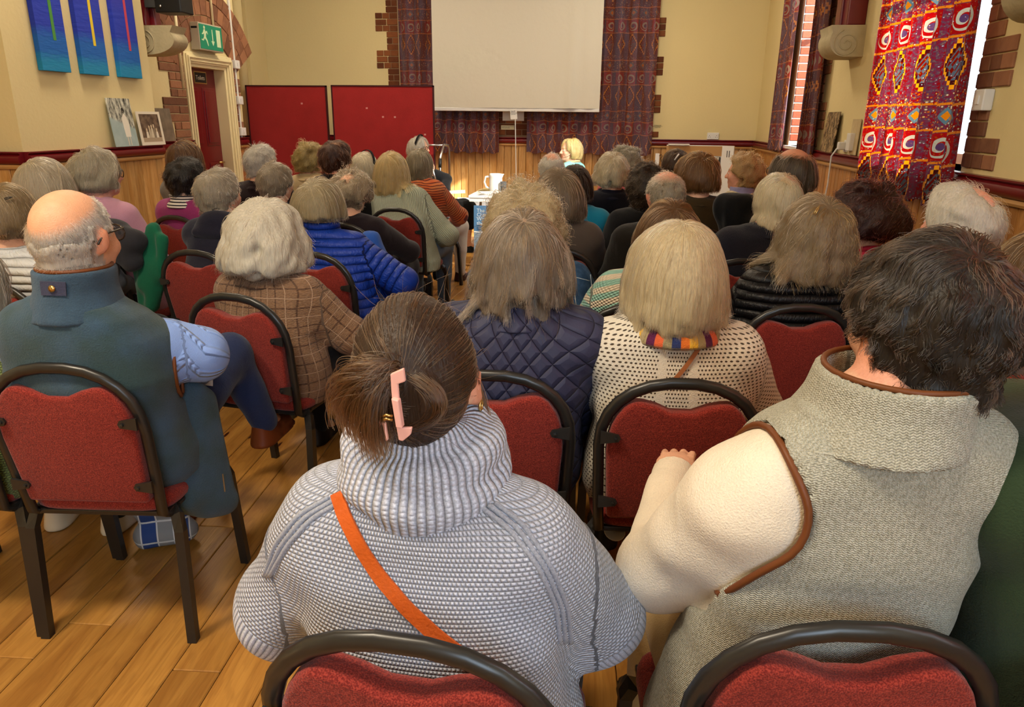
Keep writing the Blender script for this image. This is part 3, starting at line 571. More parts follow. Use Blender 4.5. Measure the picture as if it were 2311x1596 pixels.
# banner leaning on the table front
bn = empty('banner', (-1.41 + .31, 7.5, .02), 0, label='blue banner with pale lettering standing in front of the table', cat='banner')
def bnf(g):
    x, y, z = g.xyz(g.obj()); n = g.noise(g.vec(x, z*2, 0), 40, 4, .7); low = g.mix(g.ss(n, .35, .65), lin('#5f6f7c'), lin('#8793a0')); wv = g.noise(g.vec(x*4, 0, 0), 2, 2)*.03
    c = g.mix(z > .36 + wv*.5, low, lin('#476f95')); return g.mix((g.ab(z - .355 - wv*.5) < .006), c, lin('#cfd3d2'))
MB().box((-.31, -.01, 0), (.31, .01, .63)).build('banner_sheet', mat('banner_print', bnf, rough=.55), bn); MB().box((-.32, -.03, -.02), (.32, .05, 0)).build('base', M_METAL, bn)
M_BLT = mat('banner_lettering', col=lin('#b9cbd6'), rough=.6)
text('The Tennis\nChampion\nWho Escaped\nthe Nazis', .052, M_BLT, bn, (-.28, -.0115, .565), sp=.82); text("Liesl Herbst's\njourney, from\nVienna to Wimbledon", .026, mat('banner_dark', col=lin('#1f3a55')), bn, (-.28, -.0115, .425), sp=.85)
text('Felice Hardy', .045, M_BLT, bn, (-.28, -.0115, .05))
_p = aty(1070, 490, 10.2); wb = MB().box((-.24, -.01, -.13), (.24, .01, .14)).build('printed_board', mat('white_print', lambda g: g.mix(g.ss(g.xyz(g.obj())[2], .05, .12)*g.ss(g.noise(g.sc(g.obj(), (2, 1, 12)), 4, 3), .4, .6), lin('#c9ccd2'), lin('#8fa0a8')), rough=.6), loc=(_p[0], 10.285, .285), rot=(-.06, 0, 0), label='white printed board leaning against the skirting under the curtains', cat='board')
MB().box((-.25, -.012, .138), (.25, .012, .152)).build('board_edge', M_WHITEP, wb)
# walking frame
wp = aty(1000, 326, 8.9); wk = empty('walking_frame', (wp[0], 8.9, 0), .1, label='silver walking frame with dark grips beside the red board', cat='walking frame'); zt_ = wp[2]
for sx, nm in ((-.26, 'l'), (.07, 'r')):
    MB().tube([(sx, .0, 0), (sx, .0, zt_ - .05), (sx - .01, -.03, zt_ - .01), (sx - .05, -.1, zt_), (sx - .07, -.28, zt_ - .14), (sx - .07, -.3, zt_ - .2), (sx - .07, -.36, .02)], .014).build('side_frame', M_METAL, wk, smooth=True)
    MB().tube([(sx - .07, -.285, zt_ - .15), (sx - .072, -.31, zt_ - .25)], .02).build('grip', M_BLACK, wk, smooth=True); MB().tube([(sx, 0, .38), (sx - .07, -.34, .3)], .011).build('brace', M_METAL, wk, smooth=True)
    MB().tube([(sx, 0, zt_ - .42), (sx - .07, -.31, zt_ - .5)], .011).build('brace', M_METAL, wk, smooth=True)
    for y, s2 in ((0, 0), (-.36, -.07)): MB().lathe([(.018, 0), (.018, .03), (.014, .035)], 10, Matrix.Translation((sx + s2, y, 0))).build('rubber_foot', M_BLACK, wk)
for z in (.35, zt_ - .4, zt_ - .01): MB().tube([(-.26, 0, z), (.07, 0, z)], .012).build('crossbar', M_METAL, wk, smooth=True)
# exhibition stand on the right
ep = aty(1505, 328, 9.95); eq = aty(1632, 330, 9.95); er = aty(1667, 330, 9.75)
es = empty('exhibition_stand', (ep[0], 9.95, 0), 0, label='white and buff exhibition stand with a tree photograph below the dado rail', cat='display stand'); ew = eq[0] - ep[0]
MB().box((0, 0, 0), (ew, .03, 1.2)).build('back_panel', M_WHITEP, es); MB().box((0, -.004, 1.07), (ew, 0, 1.19)).build('header_strip', mat('buff_card', col=lin('#b98f5c')), es)
sp_ = MB().prism([(0, 0), (er[0] - eq[0] + .02, 0), (er[0] - eq[0] + .0, 1.2), (0, 1.2)], -.02, 0).build('side_panel', M_WHITEP, es, loc=(ew, 0, 0), rot=(0, 0, -.6))
for dx in (.07, .1): MB().box((dx, -.024, 1.06), (dx + .008, -.02, 1.14)).build('slot', M_BLACK, sp_)
MB().box((ew - .2, -.012, .68), (ew - .02, -.004, 1.06)).build('tree_print', mat('tree_print', lambda g: g.mix(g.ss(g.noise(g.sc(g.obj(), (3, 1, 1)), 16, 5, .75), .47, .55), lin('#2c2a26'), lin('#c9c2b2')), rough=.5), es)
MB().box((.05, -.012, .6), (ew - .25, -.004, 1.04)).build('text_sheet', M_PAPER, es)
MB().box((.02, -.05, 1.2), (.28, .08, 1.212)).build('paper_on_top', M_PAPER, es)
_o = aty(1488, 352, 9.9); oc = empty('wire_hanger', (_o[0], 9.88, _o[2]), label='black wire hanger with a chain beside the exhibition stand', cat='hanger'); MB().tube([(0, 0, 0), (.02, 0, .02), (.035, 0, 0), (.02, 0, -.03), (.03, 0, -.07), (.05, 0, -.11), (.045, 0, -.15), (.08, 0, -.2)], .005).build('wire', M_BLACK, oc, smooth=True)
MB().box((-.05, .0, -_o[2]), (.0, .05, .03)).build('post', M_WHITEP, oc)
# ---------------------------------------------------------------- the stacking chair
def arch(w, zs, zt_, n=14, e=2.3, zb=.43):
    L = [(-w*.93, zb), (-w*.97, zb + .12)] + [(-w, zs)]
    A = [(-w*abs(math.cos(a))**(2/e)*(1 if math.cos(a) > 0 else -1), zs + (zt_ - zs)*math.sin(a)**(2/e)) for a in np.linspace(0, math.pi, n)[1:-1]]
    return L + A + [(w, zs), (w*.97, zb + .12), (w*.93, zb)]
BACK = lambda z: -.2 - (z - .43)*.17
def chair_protos():
    P = {}
    ar = arch(.2, .7, .885)
    P['back_frame'] = MB().tube([(-.188, -.13, .418), (-.188, -.175, .415)] + [(x, BACK(z), z) for x, z in ar] + [(.188, -.175, .415), (.188, -.13, .418)], .0125, 8, flat=1.25, up=(0, 1, .17)).mesh('back_frame', True)
    inner = arch(.181, .68, .868, 18, 2.5, .475); pts = []
    for x, z in inner:
        if z > .69: z = min(z, .835 - .034*math.exp(-(x/.06)**2))
        pts.append((x, z))
    b = MB(); b.prism([(x, z) for x, z in pts], -.026, .026); me = b.mesh('backrest', 'auto', .012, 3)
    for v in me.vertices: v.co.y += BACK(v.co.z) + .002
    P['backrest'] = me
    st = MB(); st.prism([(.21*math.copysign(abs(math.cos(a))**.35, math.cos(a)), .2*math.copysign(abs(math.sin(a))**.35, math.sin(a))) for a in np.linspace(0, 2*math.pi, 29)[:-1]], .425, .475, ax=2)
    P['seat'] = st.mesh('seat', 'auto', .022, 3)
    P['seat_frame'] = MB().box((-.2, -.19, .412), (.2, .19, .428)).mesh('seat_frame', bevel=.004)
    def leg(sx, sy): 
        return MB().tube([(sx*.185, sy*.14, .418), (sx*.205, sy*.16, .405), (sx*.217, sy*.175, .36), (sx*.222, sy*(.215 if sy > 0 else .2), 0)], .019, 4, up=(1, 0, 0)).mesh('leg')
    P['legs'] = [leg(a, b) for a in (-1, 1) for b in (-1, 1)]
    def brk(sx, z, xo): 
        b = MB(); b.prism([(sx*xo, z - .012), (sx*(xo - .045), z - .006), (sx*(xo - .05), z + .004), (sx*(xo - .045), z + .014), (sx*xo, z + .022)], -.004, .004); b.lathe([(0, -.003), (.005, -.003), (.005, .003), (0, .004)], 8, Matrix.Translation((sx*(xo - .038), -.006, z + .003)) @ Matrix.Rotation(math.pi/2, 4, 'X'))
        me = b.mesh('bracket')
        for v in me.vertices: v.co.y += BACK(z) - .028
        return me
    P['br'] = [brk(s, z, xo) for s in (-1, 1) for z, xo in ((.73, .198), (.53, .194))]
    return P
CP = chair_protos()
def chair(x, y, rz, label, group='red banquet chairs'):
    t = empty('banquet_chair', (x, y, 0), rz, label=label, cat='chair', group=group)
    for k, m in (('seat', M_SEAT), ('seat_frame', M_FRAME), ('backrest', M_SEAT), ('back_frame', M_FRAME)): mobj(k, CP[k], m, t)
    for me in CP['legs']: mobj('leg', me, M_FRAME, t)
    for me in CP['br']: mobj('bracket', me, M_FRAME, t)
    return t
# ---------------------------------------------------------------- cloth materials (patterns follow the garment's own coordinates 'cl': around, along, piece)
_cm = {}
def plain_mat(c): 
    if ('p', c) not in _cm: _cm[('p', c)] = mat('leather', col=lin(c), rough=.45)
    return _cm[('p', c)]
def cloth_mat(kind, c='#888888', c2=None, c3=None, sc=1.):
    key = (kind, c, c2, c3, sc)
    if key in _cm: return _cm[key]
    A = lin(c); B_ = lin(c2) if c2 else A; C3 = lin(c3) if c3 else A; rough = .85; spec = .15; sheen = .15
    def fn(g):
        x, v, q = g.xyz(g.av('cl')); P = g.obj(); n = g.noise(P, 9, 3); f = g.noise(P, 330, 2); base = g.hsv(A, n*.22 + .87 + (f - .5)*.25); tau = 6.2832
        if kind == 'plain': return base, g.bump(f + g.noise(P, 20, 3)*2, .0015)
        if kind == 'fleece':
            return g.hsv(g.mix(g.ss(n, .3, .75), A, B_), (f - .5)*.5 + .98), g.bump(g.noise(P, 210, 4, .7), .0035)
        if kind == 'knit':                                  # small stitches in rows
            w = .0064*sc; hgt = .0062*sc; row = g.fl(v/hgt); a = g.ab(g.sn((x/w + row*.5)*3.1416)); b = g.ab(g.sn(v/hgt*3.1416)); hh = g.m('POWER', a, .6)*g.m('POWER', b, .6)
            return g.hsv(g.mix(g.ss(f, .35, .65), A, B_), hh*.5 + .62), g.bump(hh, .004*sc)
        if kind == 'rib':
            w = .0115*sc; a = g.ab(g.sn(x/w*3.1416)); b = g.ab(g.sn(v/(.0075*sc)*3.1416 + g.fl(x/w)*1.57)); hh = g.m('POWER', a, .7)*(.75 + .25*b)
            return g.hsv(g.mix(g.ss(f, .35, .65), A, B_), hh*.55 + .6), g.bump(hh, .006*sc)
        if kind == 'openknit':
            w = .0105; row = g.fl(v/w); a = g.fr(x/w + row*.5) - .5; b = g.fr(v/w) - .5; r = g.m('SQRT', a*a + b*b*1.3); band = (g.ab(g.ab(x) - .052) < .014)*(q < .5)*(q > -.5) + (q > 1.5); hole = g.ss(r, .3, .2)*(1. - g.m('MINIMUM', band, 1.))
            return g.mix(hole, base, B_), g.bump((1. - hole) + f*.4, .004)
        if kind == 'puffer':
            s_ = .042*sc; wv = g.noise(P, 16, 3); t = v/s_ + (wv - .5)*.25; hh = g.m('POWER', g.ab(g.sn(t*3.1416)), .5); wr = g.noise(g.vec(x*30, v*10, 0), 2.5, 3, .6, .8)
            return g.hsv(A, hh*.3 + .72), g.bump(hh*1.0 + wr*.5, .016*sc)
        if kind == 'quilt':
            s_ = .062; w = g.noise(P, 7, 2)*.012; a = (x + v*.9 + w)/s_; b = (x - v*.9 - w)/s_; da = g.ab(g.fr(a) - .5); db = g.ab(g.fr(b) - .5); e = g.m('MINIMUM', .5 - da, .5 - db); hh = g.m('POWER', g.m('MINIMUM', e*4., 1.), .5); wr = g.noise(P, 30, 3)
            return g.hsv(g.mix(g.ss(e, .035, .0), A, B_), 1.), g.bump(hh + wr*.35, .007)
        if kind == 'tweed':
            wob = (g.noise(P, 12, 2) - .5)*.006; X = x + wob; V_ = v + wob; st = lambda t, p, w: g.ss(g.ab(g.fr(t/p) - .5), w, w*.55); grid = g.m('MAXIMUM', st(X, .034, .1), st(V_, .034, .1)); pale = g.m('MAXIMUM', st(X + .017, .068, .035), st(V_ + .017, .068, .035)); fine = g.ss(g.noise(g.vec(x*90, v*260, 0), 1.2, 2), .4, .62)
            return g.mix(pale*.8, g.mix(grid*.7 + fine*.35, A, B_), C3), g.bump(f + fine, .002)
        if kind == 'herring':
            k = .008; z = g.ab(g.fr(x/k) - .5); hh = g.sn((v + z*.004)/.0016*3.1416); m_ = g.noise(g.sc(P, (1, 1, .4)), 420, 3, .7); return g.mix(g.ss(m_, .36, .64), A, B_), g.bump(f + hh*.3 + g.noise(P, 11, 3)*3, .0022)
        if kind == 'denim':
            tw = g.sn((x + v)/.0013*3.1416); m_ = g.noise(P, 14, 4, .65); return g.mix(g.ss(m_, .35, .75), A, B_), g.bump(tw*.3 + f, .001)
        if kind == 'stripe':
            t = g.fr((v + g.ab(x)*.55)/.05); return g.hsv(g.mix(g.ss(g.ab(t - .5), .22, .28), A, B_), g.ab(g.sn(x/.006*3.1416))*.25 + .82), g.bump(g.sn(x/.006*3.1416)*g.sn(v/.006*3.1416), .003)
        if kind == 'wavy':
            t = g.fr((v + g.sn(x/.03 + n*5.)*.006 + (n - .5)*.03)/.022*1.); m_ = g.ss(g.ab(t - .5), .33, .43); return g.mix(m_, g.mix(g.ss(n, .35, .7), A, C3), B_), g.bump(1. - m_, .008)
        if kind == 'cable':
            xx = x*.85 - v*.5; t = g.fr(xx/.042); rope = g.ss(g.ab(t - .5), .22, .1); tw = g.ab(g.sn((v*.85 + x*.5)/.018*3.1416 + g.ab(t - .5)*6.)); return g.hsv(A, rope*tw*.16 + .86 + f*.06), g.bump(rope*(tw*.6 + .4) + f*.15, .008)
        if kind == 'basket':
            a = g.fr(x/.03); row = g.fl(v/.016); b = g.fr(v/.016 + .0); hh = g.m('POWER', g.ab(g.sn((x/.05 + row*.5)*3.1416)), .4)*g.m('POWER', g.ab(g.sn(v/.016*3.1416)), .5); return g.hsv(A, hh*.45 + .65), g.bump(hh, .008)
        if kind == 'scarf':
            t = g.fr(x/.125); k = g.fl(t*7.); c_ = g.mix(k < .5, g.mix(k < 1.5, g.mix(k < 2.5, g.mix(k < 3.5, g.mix(k < 4.5, g.mix(k < 5.5, lin('#2f3a6a'), lin('#9c8f6c')), lin('#d9633a')), lin('#5c2048')), lin('#a8946a')), lin('#e3b23c')), lin('#d8702c')); return g.mix((g.fr(v/.045) < .12)*.6, c_, lin('#8a7a5c')), g.bump(f + n*4, .003)
        if kind == 'bands':
            return g.mix(g.fr(v/.018) < .4, A, B_), None
        return base
    m = mat('cloth_' + kind, fn, col=A, rough=.45 if kind in ('puffer',) else (.6 if kind == 'quilt' else rough), spec=.3 if kind in ('puffer', 'quilt') else spec, sheen_weight=0 if kind in ('puffer', 'quilt', 'denim') else sheen)
    _cm[key] = m; return m
# ---------------------------------------------------------------- bodies: smooth-union distance fields meshed as one continuous surface
class Fld:
    def __init__(s, lo, hi, h):
        s.lo = np.array(lo, F32); s.h = h; s.n = np.ceil((np.array(hi) - s.lo)/h).astype(int) + 2
        s.ax = [(s.lo[i] + h*np.arange(s.n[i])).astype(F32) for i in range(3)]; s.f = np.full(s.n, 1., F32)
    def blk(s, lo, hi, pad):
        a = [max(0, int((lo[i] - pad - s.lo[i])/s.h)) for i in range(3)]; b = [min(s.n[i], int((hi[i] + pad - s.lo[i])/s.h) + 2) for i in range(3)]
        if any(b[i] - a[i] < 1 for i in range(3)): return None
        sl = tuple(slice(a[i], b[i]) for i in range(3)); return sl, s.ax[0][sl[0]][:, None, None], s.ax[1][sl[1]][None, :, None], s.ax[2][sl[2]][None, None, :]
    def put(s, fn, lo, hi, k=.03, mode=1):
        q = s.blk(lo, hi, k + 2.5*s.h)
        if q is None: return s
        sl, X, Y, Z = q; d = fn(X, Y, Z); a = s.f[sl]
        if mode == 1: t = np.clip(.5 + .5*(a - d)/k, 0, 1); s.f[sl] = a + (d - a)*t - k*t*(1 - t)
        else: d = -d; t = np.clip(.5 - .5*(a - d)/k, 0, 1); s.f[sl] = a + (d - a)*t + k*t*(1 - t)
        return s
    def cap(s, p, q, r1, r2, k=.03, mode=1):
        p, q = np.array(p, F32), np.array(q, F32); ba = q - p; bb = float(ba @ ba) + 1e-9; r = max(r1, r2)
        def fn(X, Y, Z):
            x, y, z = X - p[0], Y - p[1], Z - p[2]; t = np.clip((x*ba[0] + y*ba[1] + z*ba[2])/bb, 0, 1)
            return np.sqrt((x - ba[0]*t)**2 + (y - ba[1]*t)**2 + (z - ba[2]*t)**2) - (r1 + (r2 - r1)*t)
        return s.put(fn, np.minimum(p, q) - r, np.maximum(p, q) + r, k, mode)
    def ell(s, c, r, M=None, k=.02, mode=1):
        c = np.array(c, F32); r = np.array(r, F32); M = np.eye(3, dtype=F32) if M is None else np.array(M, F32); R = float(max(r))
        def fn(X, Y, Z):
            x, y, z = X - c[0], Y - c[1], Z - c[2]; q = [(x*M[0, i] + y*M[1, i] + z*M[2, i])/r[i] for i in range(3)]
            k0 = np.sqrt(q[0]**2 + q[1]**2 + q[2]**2); k1 = np.sqrt((q[0]/r[0])**2 + (q[1]/r[1])**2 + (q[2]/r[2])**2) + 1e-9
            return k0*(k0 - 1)/k1
        return s.put(fn, c - R, c + R, k, mode)
    def loft(s, zs, a, b, cx, cy, p=2.4, k=.04, mode=1, hollow=0.):
        zs = np.array(zs, F32); A, Bm = float(max(a)), float(max(b))
        def fn(X, Y, Z):
            za = Z[0, 0]; f = lambda w: np.interp(za, zs, w).astype(F32)[None, None, :]
            aa, bb = f(a), f(b); m = np.minimum(aa, bb); d = ((np.abs((X - f(cx))/aa)**p + np.abs((Y - f(cy))/bb)**p)**(1/p) - 1)*m
            if hollow: d = np.abs(d) - hollow
            return np.maximum(d, np.maximum(zs[0] - Z, Z - zs[-1]))
        return s.put(fn, (min(cx) - A, min(cy) - Bm, zs[0]), (max(cx) + A, max(cy) + Bm, zs[-1]), k, mode)
    def nets(s):
        f = s.f; f[0], f[-1] = 1, 1; f[:, 0], f[:, -1] = 1, 1; f[:, :, 0], f[:, :, -1] = 1, 1; return nets(f, s.lo, s.h)
def nets(f, lo, h):
    sg = f < 0; n = np.array(f.shape); c = [sg[i:n[0] - 1 + i, j:n[1] - 1 + j, k:n[2] - 1 + k] for i in (0, 1) for j in (0, 1) for k in (0, 1)]
    cnt = sum(x.astype(np.int8) for x in c); act = (cnt > 0) & (cnt < 8); I = np.argwhere(act)
    if len(I) == 0: return np.zeros((0, 3), F32), np.zeros((0, 4), int)
    ids = np.full(act.shape, -1, np.int64); ids[act] = np.arange(len(I)); acc = np.zeros((len(I), 3)); w = np.zeros(len(I))
    g = lambda o: f[I[:, 0] + o[0], I[:, 1] + o[1], I[:, 2] + o[2]]
    for ax in range(3):
        for u in (0, 1):
            for v in (0, 1):
                o = [0, 0, 0]; o[(ax + 1) % 3] = u; o[(ax + 2) % 3] = v; e = list(o); e[ax] = 1; a, b = g(o), g(e); m = (a < 0) != (b < 0); t = np.where(m, a/np.where(m, a - b, 1), 0)
                p = np.tile(np.array(o, float), (len(I), 1)); p[:, ax] = t; acc[m] += p[m]; w[m] += 1
    V = (I + acc/w[:, None])*h + lo; Q = []
    for ax in range(3):
        s0 = [slice(1, n[i] - 1) for i in range(3)]; s1 = list(s0); s0[ax] = slice(0, n[ax] - 1); s1[ax] = slice(1, n[ax]); a, b = sg[tuple(s0)], sg[tuple(s1)]; E = np.argwhere(a != b); off = np.array([1, 1, 1]); off[ax] = 0; E = E + off
        fl = a[a != b]; u, v = (ax + 1) % 3, (ax + 2) % 3; d = lambda i, j: ids[tuple((E - np.eye(3, dtype=int)[u]*i - np.eye(3, dtype=int)[v]*j).T)]
        q = np.stack([d(0, 0), d(1, 0), d(1, 1), d(0, 1)], 1); q[~fl] = q[~fl][:, ::-1]; Q.append(q)
    return V.astype(F32), np.concatenate(Q)
def rot(yaw=0, pitch=0, roll=0): return np.array(Matrix.Rotation(yaw, 3, 'Z') @ Matrix.Rotation(pitch, 3, 'X') @ Matrix.Rotation(roll, 3, 'Y'), F32)
def head_prims(F, hc, M, s=1., male=False, ears=True, neck=None):
    P = lambda p: hc + M @ (np.array(p, F32)*s); E = lambda c, r, k=.02, m=1, R=None: F.ell(P(c), np.array(r)*s, M if R is None else M @ R, k, m); C = lambda p, q, a, b, k=.012, m=1: F.cap(P(p), P(q), a*s, b*s, k, m)
    E((0, -.012, .024), (.077, .098, .09), .02); E((0, .03, -.03), (.064, .066, .085), .03); E((0, .042, -.078), (.046 if male else .042, .046, .038), .03); E((0, .078, -.1), (.02, .016, .014), .015)
    if F.h < .0125:
        C((-.03, .086, .012), (.03, .086, .012), .011, .011, .014); E((-.032, .098, -.006), (.019, .012, .011), .012, -1); E((.032, .098, -.006), (.019, .012, .011), .012, -1); E((-.032, .083, -.007), (.013, .012, .012), .004); E((.032, .083, -.007), (.013, .012, .012), .004)
        C((0, .092, .004), (0, .115, -.034), .008, .012, .01); E((-.012, .1, -.037), (.009, .01, .007), .006); E((.012, .1, -.037), (.009, .01, .007), .006)
        E((-.042, .07, -.035), (.022, .022, .022), .02); E((.042, .07, -.035), (.022, .022, .022), .02); C((-.02, .09, -.062), (.02, .09, -.062), .006, .006, .006); C((-.018, .088, -.073), (.018, .088, -.073), .008, .008, .006)
    if ears:
        for sx in (-1, 1):
            R = rot(sx*-.45, -.15); E((sx*.08, -.008, -.008), (.011, .022, .034), .008, 1, R)
            if F.h < .008: E((sx*.09, -.004, -.004), (.009, .012, .02), .006, -1, R); E((sx*.08, .004, -.036), (.009, .011, .011), .006)
    nk = neck; r = (.06 if male else .052); F.cap(P((0, -.018, -.055)), nk, r*s, r*1.08, .03); F.cap(P((0, -.045, -.04)), nk + np.array([0, -.015, 0]), r*.8*s, r, .03)
HAND = None
def hand_proto():
    F = Fld((-.06, -.05, -.05), (.07, .22, .05), .0042)
    F.cap((0, 0, 0), (0, .03, 0), .026, .03, .02); F.ell((0, .06, .0), (.042, .046, .017), None, .015)
    for i, (x, L, a) in enumerate(((-.03, .062, .5), (-.011, .075, .55), (.009, .072, .6), (.028, .056, .7))):
        p = np.array([x, .09, .002]); d = np.array([x*.25, 1, 0]); r = .0092 - .0006*abs(i - 1)
        for j, fr in enumerate((.45, .32, .25)):
            ca = a*(.5 + j*.75); q = p + L*fr*np.array([d[0], math.cos(ca), -math.sin(ca)]); F.cap(p, q, r, r*.93, .004); p = q; r *= .93
    F.cap((-.026, .025, -.004), (-.052, .062, -.012), .014, .011, .01); F.cap((-.052, .062, -.012), (-.05, .095, -.024), .011, .008, .004)
    return F.nets()
SHOE = None
def shoe_mesh():
    F = Fld((-.07, -.1, -.02), (.07, .22, .14), .008); F.loft([0, .012, .05, .09, .1], [.046, .048, .042, .034, .03], [.06, .062, .055, .05, .045], [0]*5, [-.03]*5, 2.3, .02)
    F.cap((0, .0, .03), (0, .13, .022), .04, .034, .03); F.loft([0, .01, .012], [.045, .047, .044], [.14, .142, .138], [0]*3, [.05]*3, 2.6, .008); F.put(lambda X, Y, Z: Z + 0*X + 0*Y, (-.1, -.2, -.06), (.1, .3, .0), .004, -1); return F.nets()
def pushattr(me, name, data, kind='FLOAT_VECTOR'):
    a = me.attributes.new(name, kind, 'POINT'); a.data.foreach_set('vector' if kind == 'FLOAT_VECTOR' else 'color', np.asarray(data, F32).ravel())
def vnoise(V, sc, seed=0):
    rg = np.random.default_rng(seed); k = rg.normal(size=(7, 3))*np.array(sc); ph = rg.uniform(0, 6.28, 7); return sum(np.sin(V @ k[i] + ph[i]) for i in range(7))/4.
M_SKIN = mat('skin', lambda g: (g.hsv(g.ac('col'), g.noise(g.obj(), 55, 4)*.3 + .85), g.bump(g.noise(g.obj(), 260, 3), .0012)), rough=.5, spec=.35, subsurface_weight=.0)
def hair_mat():
    m = mat('hair', None); nt = m.node_tree; g = G(m); hb = nt.nodes.new('ShaderNodeBsdfHairPrincipled'); hb.parametrization = 'COLOR'
    g.put(hb.inputs['Color'], g.ac('col')); hb.inputs['Roughness'].default_value = .32; hb.inputs['Radial Roughness'].default_value = .4; hb.inputs['Coat'].default_value = .1 if 'Coat' in hb.inputs else 0
    nt.links.new(hb.outputs[0], nt.nodes['Material Output'].inputs[0]); return m
M_HAIR = hair_mat()
M_HAIRB = mat('hair_body', lambda g: (g.hsv(g.ac('col'), g.noise(g.sc(g.obj(), (1, 1, .15)), 160, 3)*.6 + .6), g.bump(g.noise(g.sc(g.obj(), (1, 1, .12)), 140, 3), .004)), rough=.5, spec=.3)
# ---------------------------------------------------------------- hair
def clump(Pn, root, nclump, amt, rg):
    if amt <= 0: return Pn, np.zeros(len(Pn), int)
    gi = rg.choice(len(Pn), min(nclump, len(Pn)), replace=False); best = np.full(len(Pn), 1e9); idx = np.zeros(len(Pn), int)
    for j, g in enumerate(gi):
        d = ((root - root[g])**2).sum(1); m = d < best; best[m] = d[m]; idx[m] = g
    t = np.linspace(0, 1, Pn.shape[1])[None, :, None]**.8; dev = (root - root[idx])[:, None]; return Pn + (Pn[idx] + dev*(1 - .75*t) - Pn)*(amt*t), idx
def grow(st, hc, M, s, coll, N, rg):
    """strands as (N,K,3) in the person's frame. st: style dict"""
    K = st.get('K', 12); C = np.array([0, -.012, .014]); R = np.array([.0805, .101, .1]); L0 = st.get('L', .05)
    n = int(N*3.2); u = rg.normal(size=(n, 3)); u /= np.linalg.norm(u, axis=1)[:, None]; p = C + R*u
    hl = st.get('line', .055); jag = rg.normal(0, .004, n)
    ok = ~((p[:, 1] > hl + jag) & (p[:, 2] < .085)) & ~((p[:, 1] > .012 + jag) & (p[:, 2] < .02 + jag)) & (p[:, 2] > st.get('nape', -.075) + jag) & ~((np.abs(p[:, 0]) > .055) & (p[:, 1] > -.03) & (p[:, 2] < .0 + jag))
    if st.get('bald'):
        bd, ba, soft = st['bald']; bd = np.array(bd, float); bd /= np.linalg.norm(bd); an = np.degrees(np.arccos(np.clip(u @ bd, -1, 1))); ok &= rg.uniform(0, 1, n) < np.clip((an - ba)/soft, st.get('bmin', 0), 1)
    u, p = u[ok][:N], p[ok][:N]; n = len(p)
    cr = np.array(st.get('crown', (0, -.55, .85)), float); cr /= np.linalg.norm(cr); t = u*(u @ cr)[:, None] - cr; t /= np.linalg.norm(t, axis=1)[:, None] + 1e-6
    fw = np.clip((p[:, 1] - .015)/.045, 0, 1)[:, None]; t = t*(1 - fw) + fw*np.column_stack([np.sign(p[:, 0])*1.0, np.full(n, -.8), np.full(n, .1)])
    t = t + np.array(st.get('sweep', (0, 0, 0)))[None]; t -= u*(t*u).sum(1)[:, None]*.9; t /= np.linalg.norm(t, axis=1)[:, None] + 1e-6
    lift = st.get('lift', .25); d = t + u*lift; T = st.get('thick', .012); lay = rg.uniform(.1, 1, n)
    Lr = L0*rg.uniform(st.get('lmin', .8), 1.05, n)
    if 'Ltop' in st: Lr *= 1 + (st['Ltop']/L0 - 1)*np.clip((p[:, 2] - .02)/.07, 0, 1)
    W = lambda q: hc + (q*s) @ M.T; D = lambda q: q @ M.T
    P = np.zeros((n, K, 3)); P[:, 0] = W(p); d = D(d); d /= np.linalg.norm(d, axis=1)[:, None]; seg = (Lr/(K - 1))[:, None]; grav = st.get('grav', .25); inert = st.get('inert', .75); hC = W(C[None])[0]; Rs = R*s
    floor = st.get('cut')
    for i in range(1, K):
        q = P[:, i - 1] + d*seg; tau = (T*lay*min(1, i/2.5))[:, None]
        for _ in range(2):
            l = (q - hC) @ M; rr = Rs[None] + tau; e = np.linalg.norm(l/rr, axis=1)[:, None]; ins = e < 1; q = np.where(ins, hC + (l/np.maximum(e, .3)) @ M.T, q)
            for (a, b, r) in coll:
                ba = b - a; h = np.clip(((q - a) @ ba)/(ba @ ba + 1e-9), 0, 1)[:, None]; c = a + ba*h; v = q - c; dl = np.linalg.norm(v, axis=1)[:, None]; r2 = r + tau*.6 + .004; q = np.where(dl < r2, c + v/np.maximum(dl, 1e-4)*r2, q)
        dn = q - P[:, i - 1]; dn /= np.linalg.norm(dn, axis=1)[:, None] + 1e-9; P[:, i] = q; g = np.array([0, 0, -1.])
        d = dn*inert + g*grav
        if st.get('inward') and i > K*.55: v = hC - q; v[:, 2] = 0; v /= np.linalg.norm(v, axis=1)[:, None] + 1e-6; d = d + v*st['inward']
        if st.get('flick') and i > K*.7: v = q - hC; v[:, 2] = 0; v /= np.linalg.norm(v, axis=1)[:, None] + 1e-6; d = d + v*st['flick']
        d /= np.linalg.norm(d, axis=1)[:, None]
    if st.get('cutz') is not None:
        zc_ = st['cutz'] + rg.normal(0, st.get('cutj', .012), n) + st.get('cutx', 0.)*np.abs((P[:, 0] - hC) @ M)[:, 0]; out = np.empty_like(P); tt = np.arange(K)
        for a in range(n):
            z = P[a, :, 2]; b_ = np.nonzero(z < zc_[a])[0]; e = K - 1.
            if len(b_) and b_[0] > 0: i_ = b_[0]; e = i_ - 1 + (z[i_ - 1] - zc_[a])/max(z[i_ - 1] - z[i_], 1e-6)
            elif len(b_): e = 1.
            u_ = np.linspace(0, max(e, .5), K)
            for c_ in range(3): out[a, :, c_] = np.interp(u_, tt, P[a, :, c_])
        P = out
    if L0 < .1:
        kp = (np.linalg.norm((P - hC) @ M/Rs[None, None], axis=2).max(1) < 1.12 + (T + .4*L0)/.08); P, u, p, n = P[kp], u[kp], p[kp], int(kp.sum())
    root = P[:, 0].copy(); P, idx = clump(P, root, st.get('clumps', 90), st.get('clamt', .45), rg)
    ca = st.get('curl', 0)
